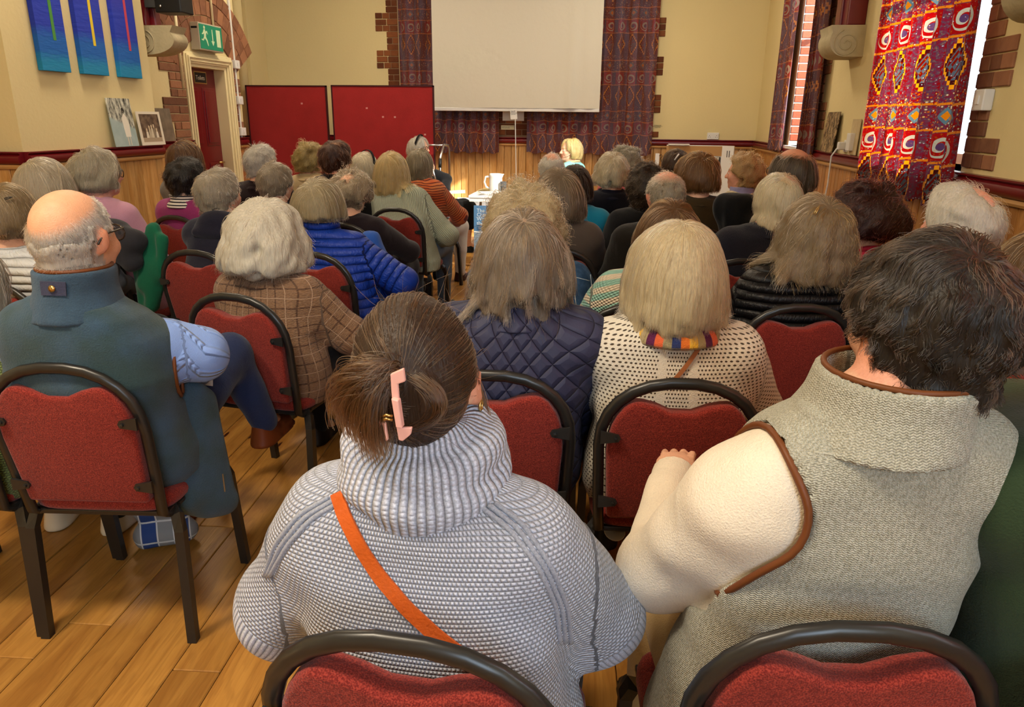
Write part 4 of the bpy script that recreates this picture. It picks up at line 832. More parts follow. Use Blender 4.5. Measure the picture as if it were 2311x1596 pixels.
    if ca:
        w = st.get('freq', 2.5); ph = rg.uniform(0, 6.28, n)[idx] + rg.normal(0, .35, n); tt = np.linspace(0, 1, K)[None]; e1 = D(u); e2 = np.cross(e1, np.array([0, 0, 1.])); e2 /= np.linalg.norm(e2, axis=1)[:, None] + 1e-6
        am = ca*np.minimum(1, tt*2.2)*rg.uniform(.6, 1.2, n)[:, None]; fr = w*rg.uniform(.85, 1.15, n)[idx][:, None]; a = 6.283*fr*tt + ph[:, None]
        P = P + e1[:, None]*(np.abs(np.cos(a))*am*.8 if st.get('out') else np.cos(a)*am)[..., None] + e2[:, None]*(np.sin(a)*am)[..., None]
    P += np.cumsum(rg.normal(0, st.get('frizz', .0012), P.shape), 1)*np.linspace(0, 1, K)[None, :, None]
    return P, idx
def hair_cols(n, idx, pal, rg):
    pal = np.array([lin(c) for c in pal]); w = rg.uniform(0, 1, n)[idx]*.6 + rg.uniform(0, 1, n)*.4; k = w*(len(pal) - 1); i = np.clip(k.astype(int), 0, len(pal) - 2) if len(pal) > 1 else np.zeros(n, int)
    c = pal[i] + (pal[np.minimum(i + 1, len(pal) - 1)] - pal[i])*(k - i)[:, None]; return np.column_stack([np.clip(c*np.array([1.08, .97, .88])*(rg.uniform(.5, 1.42, n)[idx]*rg.uniform(.8, 1.2, n))[:, None], 0, .9), np.ones(n)])
def hair_body(P, h, col, iso=.34, extra=None):
    pts = np.concatenate([P[:, :-1] + (P[:, 1:] - P[:, :-1])*f for f in (0, .33, .66)], 1).reshape(-1, 3); lo = pts.min(0) - 5*h; n = np.ceil((pts.max(0) - lo)/h).astype(int) + 6
    ij = ((pts - lo)/h).astype(int); o = np.zeros(n, F32); o[tuple(ij.T)] = 1
    if extra is not None:
        c, R, M = extra; ax = [lo[i] + h*(np.arange(n[i]) + .5) for i in range(3)]; X, Y, Z = np.meshgrid(*ax, indexing='ij'); l = (np.stack([X, Y, Z], -1) - c) @ M; o[((l/R)**2).sum(-1) < 1] = 1
    for _ in range(2):
        for a in range(3): o = (np.roll(o, 1, a) + o + np.roll(o, -1, a))/3
    f = iso - o; f[0], f[-1] = 1, 1; f[:, 0], f[:, -1] = 1, 1; f[:, :, 0], f[:, :, -1] = 1, 1
    V, Q = nets(f.astype(F32), lo + h*.5, h); me = np_mesh('hair', V, Q); pushattr(me, 'col', np.tile(col, (len(V), 1)), 'FLOAT_COLOR'); return me
def curves(name, P, cols, r0, r1, parent, m=None):
    n, K, _ = P.shape; c = bpy.data.hair_curves.new(name); c.add_curves([K]*n); c.position_data.foreach_set('vector', P.astype(F32).ravel())
    a = c.attributes.get('radius') or c.attributes.new('radius', 'FLOAT', 'POINT'); a.data.foreach_set('value', np.tile(np.linspace(r0, r1, K)**1., n).astype(F32))
    a = c.attributes.new('col', 'FLOAT_COLOR', 'CURVE'); a.data.foreach_set('color', cols.astype(F32).ravel()); c.materials.append(m or M_HAIR); o = bpy.data.objects.new(name, c); link(o, parent); return tag(o, kind='stuff')
# ---------------------------------------------------------------- a seated person
TGT = np.array([-1.0, 8.3])
PEOPLE = {}
def person(key, hp, Y, label, top, hair, pal, chairpx=None, yaw=None, hyaw=0., nod=0., roll=0., B=.2, t=.014, h=.011, arms=None, legs='#23262e', skin='#d9a587', male=False, collar=None, ht=.016, s=1., ns=1800, sr=.0008,
           sleeve=None, wrinkle=.004, headscale=1., lean=.12, shoes='#1a1512', body_label=None, chair_label=True, z=None, hair_label=None, xoff=0., legpose=0, depth=1., bulk=0., skirt=False, hb=None, szo=0., legpx=None, armr=0., nbo=(0, 0), acut=.108, ast=None, cuts='LR'):
    global HAND, SHOE
    rg = np.random.default_rng(abs(hash(key)) % 1000 if False else sum(map(ord, key))*13 + 5); hw = aty(hp[0], hp[1], Y); ang = math.atan2(-(TGT[0] - hw[0]), TGT[1] - hw[1])
    yw = math.radians(yaw) if yaw is not None else ang*.5; hy = ang + math.radians(hyaw); cs, sn = math.cos(yw), math.sin(yw)
    if hair is not None and hb is not None: hair = dict(hair, cutz=float(aty(hp[0], hb, Y)[2]))
    if chairpx is not None: p = atz(*chairpx, .885) if len(chairpx) == 2 else np.array(chairpx); ch = np.array([p[0] - sn*.277, p[1] + cs*.277])
    else: ch = np.array([hw[0] - sn*lean + cs*xoff, hw[1] + cs*lean + sn*xoff])
    d = hw[:2] - ch; hl = np.array([cs*d[0] + sn*d[1], -sn*d[0] + cs*d[1]]); s = headscale; hz = hw[2] - ht - .112*s
    hc = np.array([hl[0], hl[1], hz], F32); M = rot(hy - yw, -math.radians(nod), math.radians(roll))
    root_rz = yw; sz = hz - .187*s + szo; nb = np.array([hc[0]*.8 + nbo[0], hc[1] - .035 + nbo[1], sz + .04], F32); pel = np.array([0, -.035]); toL = lambda x, y, yy: (lambda w: np.array([cs*(w[0] - ch[0]) + sn*(w[1] - ch[1]), -sn*(w[0] - ch[0]) + cs*(w[1] - ch[1]), w[2]]))(aty(x, y, yy))
    def axis(z): 
        q = np.clip((np.asarray(z, float) - .55)/(sz - .55), -.3, 1.15); b = np.sin(np.clip(q, 0, 1)*math.pi)*.018; return pel[0] + (nb[0] - pel[0])*q, pel[1] + (nb[1] + .015 - pel[1])*q - b
    arms = arms or {}; J = {}
    for sx, sd in ((-1, 'L'), (1, 'R')):
        ax_, ay_ = axis(sz); sh = np.array([ax_ + sx*(B - .05), ay_, sz - .035]); el = np.array([(B + .03), ay_ + .1, sz - .29]) if sd not in arms else np.array(arms[sd][0], float)
        wr = np.array(arms[sd][1], float) if sd in arms else np.array([.075, .27, .585]); 
        if sd not in arms or len(arms[sd]) < 3: el[0] *= sx; wr[0] *= sx
        if sd in arms and len(arms[sd]) == 3: el, wr = toL(*arms[sd][0]), toL(*arms[sd][1])
        if 'sh' + sd in arms: sh = toL(*arms['sh' + sd])
        J[sd] = (sh, el, wr)
    zz = [.43, .5, .58, .7, sz - .16, sz - .05, sz + .01, sz + .045]; k = B/.2
    wa = np.array([.165, .19, .185, .165, .175, .165, .125, .075])*k; wb = np.array([.1, .12, .118, .11, .11, .098, .085, .065])*depth
    wa[1:5] += bulk; wb[1:5] += bulk*.8
    ax_, ay_ = axis(np.array(zz))
    def torso(F, inf, z0=None, k=.035, zt=None):
        z2 = list(zz); z2[0] = z2[0] if z0 is None else z0
        F.loft(z2, list(wa + inf), list(wb + inf), list(ax_), list(ay_), 2.5, k)
        for sx, sd in ((-1, 'L'), (1, 'R')): F.cap(nb + np.array([sx*.02, 0, -.012 - inf*.5]), J[sd][0]*.92 + nb*.08 + np.array([0, -.01, .012 - inf*.4]), .05 + inf*.6, .052 + inf, .05)
    def armsd(F, inf, which='LR', cuff=.02, so=0.):
        for sd in which:
            sh, el, wr = J[sd]; sh = sh + (el - sh)/np.linalg.norm(el - sh)*so; F.cap(sh, el, .056 + inf + armr, .046 + inf + armr*.7, .04); F.cap(el, wr + (el - wr)/np.linalg.norm(el - wr)*cuff, .046 + inf, .033 + inf, .03)
    KN = {-1: np.array([-.12, .43, .52]), 1: np.array([.12, .43, .52])}; AN = {-1: np.array([-.12, .42, .09]), 1: np.array([.12, .4, .09])}
    if legpose == 1: KN[1] = np.array([.08, .42, .62]); AN[1] = np.array([-.02, .72, .42]); 
    if legpose == 2: KN[1] = np.array([.16, .42, .6]); AN[1] = np.array([.3, .78, .22])
    if legpx: KN[1] = toL(*legpx[0]); AN[1] = toL(*legpx[1])
    def legsd(F, inf, k=.03):
        F.loft([.42, .46, .54, .62], [.14 + inf, .17 + inf, .175 + inf, .15 + inf], [.1 + inf, .125 + inf, .12 + inf, .105 + inf], [0]*4, [-.06]*4, 2.4, k)
        for sx in (-1, 1):
            F.cap((sx*.09, -.03, .53), KN[sx], .078 + inf, .06 + inf, k)
            if not skirt: F.cap(KN[sx], AN[sx], .058 + inf, .04 + inf, k)
            else: F.cap(KN[sx], AN[sx]*.45 + KN[sx]*.55, .06 + inf, .06 + inf, k)
    hi_y = .98
    # body: head, neck, trunk, limbs in one surface; hands joined on
    F = Fld((-.62, -.5, .03), (.62, hi_y, hz + .16), h); torso(F, -.012); armsd(F, -.006, so=.075 if top[0] in ('gilet', 'vest') else 0.)
    for sx in (-1, 1): F.cap((sx*.09, -.03, .53), KN[sx], .07, .052, .03); F.cap(KN[sx], AN[sx], .05, .034, .03); F.cap(AN[sx], AN[sx] + np.array([0, .12, -.05]), .034, .026, .02)
    head_prims(F, hc, M, s, male, True, nb); V, Q = F.nets()
    if HAND is None: HAND = hand_proto()
    for sd, sx in (('L', -1), ('R', 1)):
        sh, el, wr = J[sd]; dr = (wr - el)/np.linalg.norm(wr - el); up = np.array([0, 0, 1.]) if abs(dr[2]) < .9 else np.array([0, 1., 0]); 
        if 'up' + sd in arms: up = np.array(arms['up' + sd], float)
        xr = np.cross(dr, up); xr /= np.linalg.norm(xr); up = np.cross(xr, dr); hv = HAND[0]*np.array([sx, 1, 1]); hv = wr + hv[:, :1]*xr + hv[:, 1:2]*dr + hv[:, 2:3]*up; q = HAND[1] if sx == 1 else HAND[1][:, ::-1]
        Q = np.concatenate([Q, q + len(V)]); V = np.concatenate([V, hv.astype(F32)])
    me = np_mesh('person', V, Q); L = ((V - hc) @ M)/s; sk = np.array(lin(skin)); col = np.tile(sk, (len(V), 1))
    lips = (np.abs(L[:, 0]) < .024) & (L[:, 1] > .083) & (np.abs(L[:, 2] + .068) < .011); col[lips] = col[lips]*np.array([.85, .55, .55])
    red = np.exp(-(((np.abs(L[:, 0]) - .042)/.02)**2 + ((L[:, 2] + .03)/.022)**2))*(L[:, 1] > .05); ear = (np.abs(L[:, 0]) > .076) & (np.abs(L[:, 2]) < .06) & (L[:, 1] < .05); red = np.maximum(red*.5, ear*.7); col *= 1 - red[:, None]*np.array([.06, .3, .3])
    brow = (np.abs(np.abs(L[:, 0]) - .032) < .018) & (np.abs(L[:, 2] - .018) < .005) & (L[:, 1] > .07); hc0 = np.array(lin(pal[0])); col[brow] = hc0*.6 + sk*.2
    if hair is not None:
        under = (L[:, 1] < hair.get('line', .055)) & (L[:, 2] > hair.get('nape', -.075)) & ~((L[:, 1] > .012) & (L[:, 2] < .02)) & ~((np.abs(L[:, 0]) > .074) & (L[:, 2] < .03)) & (L[:, 2] > -.12) & (np.linalg.norm(L, axis=1) < .16)
        w = under.astype(float)
        if hair.get('bald'): bd, ba, so = hair['bald']; u = (L - np.array([0, -.012, .014]))/np.array([.08, .1, .1]); u /= np.linalg.norm(u, axis=1)[:, None] + 1e-6; an = np.degrees(np.arccos(np.clip(u @ (np.array(bd)/np.linalg.norm(bd)), -1, 1))); w *= np.clip((an - ba)/so, 0, 1)
        col = col*(1 - w[:, None]*.85) + np.array(lin(pal[len(pal)//2]))*w[:, None]*.85*.7
    pushattr(me, 'col', np.column_stack([col, np.ones(len(V))]), 'FLOAT_COLOR'); b = mobj('person', me, M_SKIN, loc=(ch[0], ch[1], 0), rot=(0, 0, yw), label=label, cat='person', group='seated audience' if Y < 8 else 'speakers at the front')
    # eyes
    if h < .0125:
        for sx in (-1, 1):
            e = hc + M @ (np.array([sx*.032, .0835, -.007], F32)*s); EM = Matrix(M.tolist()).to_4x4(); EM.translation = Vector(e)
            o = MB().lathe([(.0118*math.sin(a), .0118*-math.cos(a)) for a in np.linspace(.02, math.pi - .02, 10)], 12, EM @ Matrix.Rotation(-math.pi/2, 4, 'X')).build('eye', M_EYE, b, smooth=True)
            MB().lathe([(0, .0112), (.0055, .0112), (.004, .0124), (0, .0126)], 12, EM @ Matrix.Rotation(-math.pi/2, 4, 'X')).build('iris', M_IRIS, o, smooth=True)
    # garments
    def cloth(name, build, m, z0=None, wr=wrinkle, hh=None, sleeves_uv=True):
        F = Fld((-.62, -.52, .02), (.62, hi_y, hz), hh or h); build(F); V, Q = F.nets()
        ty = axis(V[:, 2]); dx, dy = V[:, 0] - ty[0], V[:, 1] - ty[1]; th = np.arctan2(dx, -dy); cl = np.column_stack([th*.165, V[:, 2], np.zeros(len(V))]); dt = (np.sqrt((dx/.18)**2 + (dy/.13)**2) - 1)*.12
        for sd, sx in (('L', -1), ('R', 1)):
            sh, el, wr_ = J[sd]
            for (p, q, o) in ((sh, el, 0), (el, wr_, np.linalg.norm(el - sh))):
                ba = q - p; L_ = np.linalg.norm(ba); tt = np.clip(((V - p) @ ba)/(L_*L_), 0, 1); v = V - (p + tt[:, None]*ba); dd = np.linalg.norm(v, axis=1) - .052; m_ = (dd < dt - .012) & (tt > .0); n_ = ba/L_; e1 = np.cross(n_, [0, 1., .3]); e1 /= np.linalg.norm(e1); e2 = np.cross(n_, e1); an = np.arctan2(v @ e1, v @ e2)
                cl[m_] = np.column_stack([an*.055, -(tt*L_ + o), np.full(len(V), sx*1.)])[m_]; dt = np.where(m_, dd + .012, dt)
        if wr:
            me0 = np_mesh('t', V, Q); nr = np.zeros(len(V)*3, F32); me0.vertices.foreach_get('normal', nr); nr = nr.reshape(-1, 3); bpy.data.meshes.remove(me0); arm = (np.abs(cl[:, 2]) > .5)
            w = vnoise(V, (6, 6, 17), len(key) + 3)*.8 + vnoise(V, (12, 16, 34), 9)*.5; V = V + nr*(wr*w*(1 + arm*.6))[:, None]
        me = np_mesh(name, V, Q); pushattr(me, 'cl', cl); o = mobj(name, me, m, b); o['_bv'] = 0; PEOPLE.setdefault(key, {})['bvh_' + name] = (V, Q); return o
    nm, m = top[0], top[1]; gi = t
    if nm in ('gilet', 'vest'):
        cloth('shirt', lambda F: (torso(F, t*.35), armsd(F, t*.6, so=.045)), sleeve, wr=wrinkle*.9)
        def bd(F):
            torso(F, gi)
            for sd in cuts:
                a, e_ = J[sd][:2]; u_ = (e_ - a)/np.linalg.norm(e_ - a); a2 = acut + .022 if ast is None else ast; F.cap(a + u_*a2, a + u_*(a2 + .17), acut, acut*1.04, .008, -1); PEOPLE.setdefault(key, {})['cut' + sd] = (a + u_*a2, a + u_*(a2 + .17), acut)
        cloth(nm, bd, m)
    else:
        cloth(nm, lambda F: (torso(F, gi), armsd(F, gi)), m)
    cloth('skirt' if skirt else 'trousers', lambda F: legsd(F, .012), cloth_mat('plain', legs), hh=max(h, .012), wr=.003)
    if SHOE is None: SHOE = shoe_mesh()
    smat = plain_mat(shoes)
    for sx in (-1, 1):
        me = np_mesh('shoe', *SHOE); hgt = AN[sx][2] - .09; up = (legpose == 1 and sx == 1) or (legpose == 2 and sx == 1)
        mobj('shoe', me, smat, b, loc=(AN[sx][0], AN[sx][1] + .03, max(0, AN[sx][2] - .09)), rot=((-.5 if up else 0), 0, -sx*.12))
    if collar: collar_parts(collar, b, nb, hc, sz, axis, m, h, t)
    coll = [(hc + M @ np.array([0, -.03, -.06], F32), nb.astype(F32), .062), (J['L'][0], J['R'][0], .066 + t), (np.array([J['L'][0][0]*.6, ax_[4], sz - .16]), np.array([J['R'][0][0]*.6, ax_[4], sz - .16]), .12*depth + t), (np.array([0, ax_[5]*0 + ay_[5], sz - .06]), np.array([0, ay_[3], .7]), .105*depth + t)]
    if hair is not None:
        P, idx = grow(hair, hc, M, s, coll, ns, rg); cols = hair_cols(len(P), idx, pal, rg); mc = np.append(np.array([lin(c) for c in pal]).mean(0)*.75, 1)
        if not hair.get('thin'):
            hm = mobj('hair', hair_body(P, hair.get('hb', max(.0065, h*.75)), mc, hair.get('iso', .66), None if hair.get('bald') else (hc + M @ np.array([0, -.016, .02], F32)*s, np.array([.078, .098, .09])*s, M)), M_HAIRB, b)
            curves('hair_strands', P, cols, sr, sr*.45, hm)
        else: curves('hair', P, cols, sr, sr*.4, b)
    if chair_label: c = chair(ch[0], ch[1], yw, chair_label if isinstance(chair_label, str) else 'red banquet chair under ' + short(label))
    PEOPLE.setdefault(key, {}).update(o=b, hc=hc, M=M, nb=nb, sz=sz, axis=axis, J=J, ch=ch, yw=yw, s=s, rg=rg, pal=pal); return b
def short(l): return 'the ' + ' '.join(l.split()[:9])
def bvh(key, name): V, Q = PEOPLE[key]['bvh_' + name]; return BVHTree.FromPolygons([Vector(v) for v in V], [tuple(q) for q in Q])
def surf(T, key, th, z, off=.002, far=1.):
    a = PEOPLE[key]['axis'](z); dr = Vector((math.sin(th), -math.cos(th), 0)); o = Vector((float(a[0]), float(a[1]), z)) + dr*far; hit = T.ray_cast(o, -dr)
    return (hit[0] + hit[1]*off) if hit[0] is not None else Vector((float(a[0]), float(a[1]), z)) + dr*.2
def collar_parts(c, b, nb, hc, sz, axis, m, h, t):
    kind = c[0]; cm = c[1] if len(c) > 1 and c[1] is not None else m; kw = c[2] if len(c) > 2 else {}; x0, y0 = nb[0], nb[1]; z0 = nb[2]; ctr = (nb + (hc - nb)*.35); F = Fld((x0 - .3, y0 - .3, sz - .16), (x0 + .3, y0 + .3, z0 + .24), min(h, .008)); Hh = kw.get('H', .07); R = kw.get('R', .075)
    if kind == 'crew':
        n = 20; P = [np.array([x0 + math.sin(a)*(.078 + t*.5), y0 + .012 - math.cos(a)*(.074 + t*.5), z0 + .012 - .02*math.cos(a)*-1 - .022*(1 - math.cos(a))*.5]) for a in np.linspace(0, 2*math.pi, n)]
        for i in range(n - 1): F.cap(P[i], P[i + 1], kw.get('r', .012), kw.get('r', .012), .004)
    elif kind in ('stand', 'polo'):
        zs = np.linspace(z0 - .03, z0 + Hh, 6); f = np.linspace(0, 1, 6); R2 = kw.get('R2', R*.94); rr = R*1.2 + (R2 - R*1.2)*np.minimum(1, f*1.8); cx = x0 + (hc[0] - x0)*f*.5; cy = y0 + .006 + (hc[1] - y0)*f*.3
        if kind == 'polo': rr = rr + .014*np.sin(f*math.pi*1.5)**2
        F.loft(list(zs), list(rr), list(rr*1.02), list(cx), list(cy), 2.1, .01, 1, kw.get('th', .008))
    elif kind == 'roll':                                     # thick folded polo neck
        for (dz, R_, r) in ((.01, R*1.12, .026), (.045, R*1.24, .03), (.085, R*1.16, .029), (.118, R*.9, .022)):
            n = 26; f = max(0, dz)/.1; P = [np.array([x0 + (hc[0] - x0)*f*.45 + math.sin(a)*R_, y0 + .014 + (hc[1] - y0)*f*.4 - math.cos(a)*R_, z0 - .012 + dz - .012*math.cos(a) + .007*math.sin(2*a + dz*60) + .004*math.sin(5*a + dz*90)]) for a in np.linspace(0, 2*math.pi, n)]
            for i in range(n - 1): F.cap(P[i], P[i + 1], r, r, .012)
    elif kind == 'hood':
        F.ell((x0, y0 - .075, z0 - .03), (.125, .06, .085), None, .03); F.ell((x0, y0 - .03, z0 + .02), (.1, .09, .05), None, .03); F.ell((x0, y0 + .03, z0 + .06), (.062, .075, .07), None, .02, -1)
        F.cap((x0 - .09, y0 - .115, z0 - .04), (x0 + .09, y0 - .115, z0 - .04), .022, .022, .03)
    if 'trim' in kw:
        i = -1; MB().tube([(cx[i] + rr[i]*math.sin(a), cy[i] - rr[i]*1.02*math.cos(a), zs[i] + .001) for a in np.linspace(0, 2*math.pi, 33)[:-1]], kw.get('th', .008)*.5, 6, True).build('collar_trim', kw['trim'], b, smooth=True)
    V, Q = F.nets(); th = np.arctan2(V[:, 0] - x0, -(V[:, 1] - y0)); V = V + 0; w = vnoise(V, (14, 14, 22), 4); V[:, 2] += .003*w
    me = np_mesh(kw.get('name', 'collar'), V, Q); pushattr(me, 'cl', np.column_stack([th*.1, V[:, 2], np.full(len(V), 2.)])); o = mobj(kw.get('name', 'collar'), me, cm, b); PEOPLE['_c'] = (V, Q); return o
M_EYE = mat('eye_white', col=(.75, .72, .68), rough=.15); M_IRIS = mat('iris', col=(.05, .06, .07), rough=.1)
# ---------------------------------------------------------------- hair styles
def hs(**k): return k
BOB = lambda L=.24, **k: dict(dict(L=L, K=12, thick=.022, grav=.32, inert=.75, inward=.25, clamt=.5, clumps=110, lift=.2, line=.062), **k)
SHORT = lambda L=.05, **k: dict(dict(L=L, K=7, thick=.012, grav=.14, inert=.8, clamt=.5, clumps=130, lift=.28, nape=-.078), **k)
CURLY = lambda L=.1, **k: dict(dict(L=L, K=12, thick=.03, grav=.2, inert=.75, clamt=.6, clumps=90, lift=.5, curl=.012, freq=2.2, frizz=.003), **k)
LONG = lambda L=.34, **k: dict(dict(L=L, K=15, thick=.024, grav=.35, inert=.75, clamt=.5, clumps=100, lift=.2, line=.06, frizz=.0016), **k)
CROWNBALD = lambda a=48, s=14, **k: SHORT(**dict(dict(bald=((0, -.1, 1), a, s), L=.03, thick=.006), **k))
GREYB = ['#6b5a45', '#9a8a72', '#c2b59c']; ASHB = ['#8a7350', '#b89c70', '#d6c296']; WHITE = ['#a59b88', '#d0c8b6', '#ece6d8']; GREY = ['#5e574c', '#8e8676', '#bdb6a6']; DARK = ['#0d0907', '#1a120d', '#2a1d14']; BRN = ['#2a190e', '#422815', '#5e3c20']; AUB = ['#3a2210', '#5c3a1a', '#7d5528']; BLOND = ['#9a7d4c', '#c4a870', '#e2cf9e']; WBLOND = ['#a89470', '#cfbf98', '#e8dfc4']
K = cloth_mat
M_PIPE = mat('brown_piping', col=lin('#6a3a1a'), rough=.5)
person('P1', (942, 648), 1.0, 'person in a chunky pale blue-grey polo-neck jumper, brown hair in a pink claw clip', ('jumper', K('knit', '#b0b4c4', '#c8ccdc')), None, ['#2e2016', '#46332a', '#6a5446'], (905, 1452), yaw=-3, t=.034, h=.0075, B=.195, szo=-.02, ht=.03, arms={'L': ((640, 1370, 1.0), (800, 1420, 1.35), 1), 'R': ((1335, 1390, 1.08), (1180, 1400, 1.4), 1)}, collar=('roll', K('rib', '#b0b4c4', '#c8ccdc'), dict(R=.08)), wrinkle=.006, chair_label='red banquet chair at the bottom edge, under the pale blue-grey jumper', nod=4, roll=-6)
person('P2', (2135, 505), 1.06, 'person in a grey-green herringbone gilet over a white shirt, with thick wavy dark hair', ('gilet', K('herring', '#979482', '#bdbaab')), SHORT(.04, Ltop=.09, thick=.014, curl=.0045, freq=1.3, clumps=170, clamt=.85, lift=.3, grav=.14, K=12, frizz=.0008, nape=-.07, crown=(.1, -.5, .9), iso=.78, hb=.006), ['#080503', '#120c08', '#221a13', '#4a423c'], (1945, 1424), yaw=6, male=True, t=.024, h=.0075, B=.195, arms={'shL': (1715, 1108, .985), 'L': ((1480, 1285, 1.13), (1518, 1085, 1.4), 1), 'R': ((.2, .2, .74), (.1, .4, .62))}, sleeve=K('plain', '#e3d6c2'), ns=11000, sr=.00055, legs='#a58a5e', ht=.024, szo=.03, nbo=(-.045, 0), wrinkle=.008, armr=.014, acut=.1, ast=.004, cuts='L', collar=('stand', K('herring', '#979482', '#bdbaab'), dict(H=.062, R=.098, R2=.1, th=.009, trim=M_PIPE)), hyaw=4, chair_label='red banquet chair at the bottom edge, under the herringbone gilet', headscale=1.03, hb=878)
person('P3', (150, 424), 1.75, 'bald person with glasses in a dark teal fleece gilet over a light blue cable jumper', ('gilet', K('fleece', '#34484a', '#3d566c')), CROWNBALD(60, 16, bald=((0, -.42, .9), 56, 16), L=.022, thick=.004, K=6, clumps=900, clamt=.3, nape=-.09, lift=.2), ['#a39a8e', '#cfc6ba', '#e6dfd4'], (-1.391, 1.595, 0), yaw=6, male=True, t=.032, armr=.015, acut=.15, cuts='R', szo=-.02, h=.0085, B=.195, arms={'shR': (345, 785, 1.83), 'L': ((.27, .06, .72), (.09, .3, .6)), 'R': ((452, 800, 1.9), (425, 860, 2.15), 1)}, legpx=((520, 800, 2.3), (596, 950, 2.4)), sleeve=K('cable', '#86a4e2'), ns=9000, sr=.0005, legs='#1f2c50', ht=.006, skin='#e2a884', collar=('stand', K('fleece', '#3d566c', '#34485a'), dict(H=.1, R=.092, th=.011, trim=M_PIPE)), shoes='#6a3216', bulk=.02, chair_label='red banquet chair under the dark teal fleece gilet', headscale=1.05)
person('P4', (1180, 464), 1.95, 'person in a navy diamond-quilted jacket with shaggy grey-brown shoulder-length hair', ('jacket', K('quilt', '#33344c', '#181830')), LONG(.36, lift=.35, thick=.03, clumps=130, clamt=.88, frizz=.0014, flick=.2, crown=(.02, -.45, .9), lmin=.45, cutj=.035, curl=.005, freq=1.1, iso=.75), ['#46351f', '#705b42', '#94816c', '#8c867e'], (1112, 847), t=.03, h=.009, B=.225, ns=7000, sr=.0006, ht=.025, arms={'R': ((.25, .06, .68), (.1, .28, .6)), 'L': ((.24, .06, .68), (.1, .28, .6))}, collar=('stand', None, dict(H=.07, R=.09)), chair_label='red banquet chair under the navy quilted jacket', hb=668)
person('P5', (1537, 478), 1.98, 'person in a cream open-knit cardigan and striped scarf, with a sleek blonde bob', ('cardigan', K('openknit', '#d9cfbd', '#4c3f33')), BOB(.27, thick=.024, lift=.3, flick=.2, inward=.05, clumps=130, clamt=.7, frizz=.0009, curl=.006, freq=.8, cutj=.025, crown=(0, -.1, 1)), ['#9c835a', '#cdb68a', '#e9dbb8'], (1545, 866), yaw=4, t=.026, h=.009, B=.215, ns=8000, sr=.0006, ht=.03, arms={'L': ((.3, .08, .68), (.1, .28, .58)), 'R': ((.27, .06, .7), (.1, .28, .6))}, collar=('polo', K('scarf'), dict(H=.055, R=.098, th=.014, name='scarf')), chair_label='red banquet chair under the cream open-knit cardigan', headscale=1.04, hb=722)
person('P8', (1852, 436), 2.85, 'person in a black puffer jacket with long frizzy grey-brown hair', ('jacket', K('puffer', '#0e0d0f', None, None, .8)), LONG(.36, thick=.04, curl=.007, freq=3, clumps=130, clamt=.8, frizz=.003, lift=.45, inert=.7, cutj=.03), ['#4a3218', '#7a5c34', '#a08a68', '#8e8472'], (1812, 694), t=.032, h=.010, B=.215, ns=5500, sr=.0008, ht=.03, collar=('stand', None, dict(H=.07, R=.09)), chair_label='red banquet chair under the black puffer jacket', hb=612)
person('P9', (590, 450), 2.75, 'person in a brown checked tweed jacket with a cloud of white wavy hair', ('jacket', K('tweed', '#8a6a50', '#4f3628', '#b5957a')), BOB(.24, thick=.05, iso=.4, curl=.012, freq=1.4, clumps=80, clamt=.6, frizz=.003, lift=.6, flick=.2, inward=0), ['#b5a88e', '#dcd3bd', '#f2ecdf'], (520, 670), yaw=-8, t=.024, h=.009, B=.21, ns=5500, sr=.0008, ht=.035, headscale=1.02, arms={'R': ((.26, .1, .66), (.1, .3, .58)), 'L': ((.23, .06, .68), (.1, .28, .6))}, collar=('stand', None, dict(H=.02, R=.088)), legs='#0e0e12', chair_label='red banquet chair under the checked tweed jacket', hb=600)
person('P10', (1185, 425), 2.9, 'person in a blue denim jacket with frizzy pale blonde hair', ('jacket', K('denim', '#26405e', '#4a6a8c')), CURLY(.13, thick=.05, curl=.012, freq=3, frizz=.005, lift=.7), ['#8a7350', '#b8a076', '#d8c8a2'], (1250, 690), t=.022, h=.010, B=.22, ns=4500, sr=.0008, ht=.035, collar=('stand', None, dict(H=.02, R=.088)), chair_label='red banquet chair under the denim jacket', hb=545)
person('P11', (1515, 447), 2.75, 'person in a mint and cream striped cardigan, mostly hidden by the blonde bob', ('cardigan', K('stripe', '#d8cdb8', '#8fc0b4')), BOB(.26), ['#3a2614', '#573a20', '#6e4e2e'], (1445, 692), t=.022, h=.011, B=.215, ns=2500, sr=.0009, collar=('crew',), chair_label='red banquet chair under the mint striped cardigan', hb=560)
person('P12', (10, 412), 2.6, 'person in a white quilted puffer jacket with pinned-up brown hair at the left edge', ('jacket', K('puffer', '#c9ccd0', None, None, .75)), BOB(.2, clumps=60, clamt=.7), ['#4a3622', '#77603f', '#a08a68'], None, t=.03, h=.011, ns=3500, sr=.0008, collar=('stand', None, dict(H=.04, R=.09)), chair_label='red banquet chair under the white puffer jacket', hb=515)
person('P13', (92, 353), 3.3, 'person with straight ash-grey hair and dark glasses beside the left wall', ('jumper', K('plain', '#54565e')), BOB(.3, thick=.022, inward=.1), ['#7a6a52', '#a5977e', '#c4b8a2'], None, ns=3500, sr=.0008, collar=('crew',), hyaw=-8, hb=455)
person('P14', (212, 333), 3.6, 'person in a pale pink top with wavy grey hair, face turned to the right', ('jumper', K('plain', '#b9879c')), BOB(.2, curl=.009, freq=1.6, thick=.03, clumps=70, clamt=.65, lift=.4), ['#6e6350', '#9c917a', '#bdb39c'], None, t=.016, ns=3500, sr=.0008, collar=('crew',), hyaw=-10, skin='#dba08c', h=.0095, hb=425)
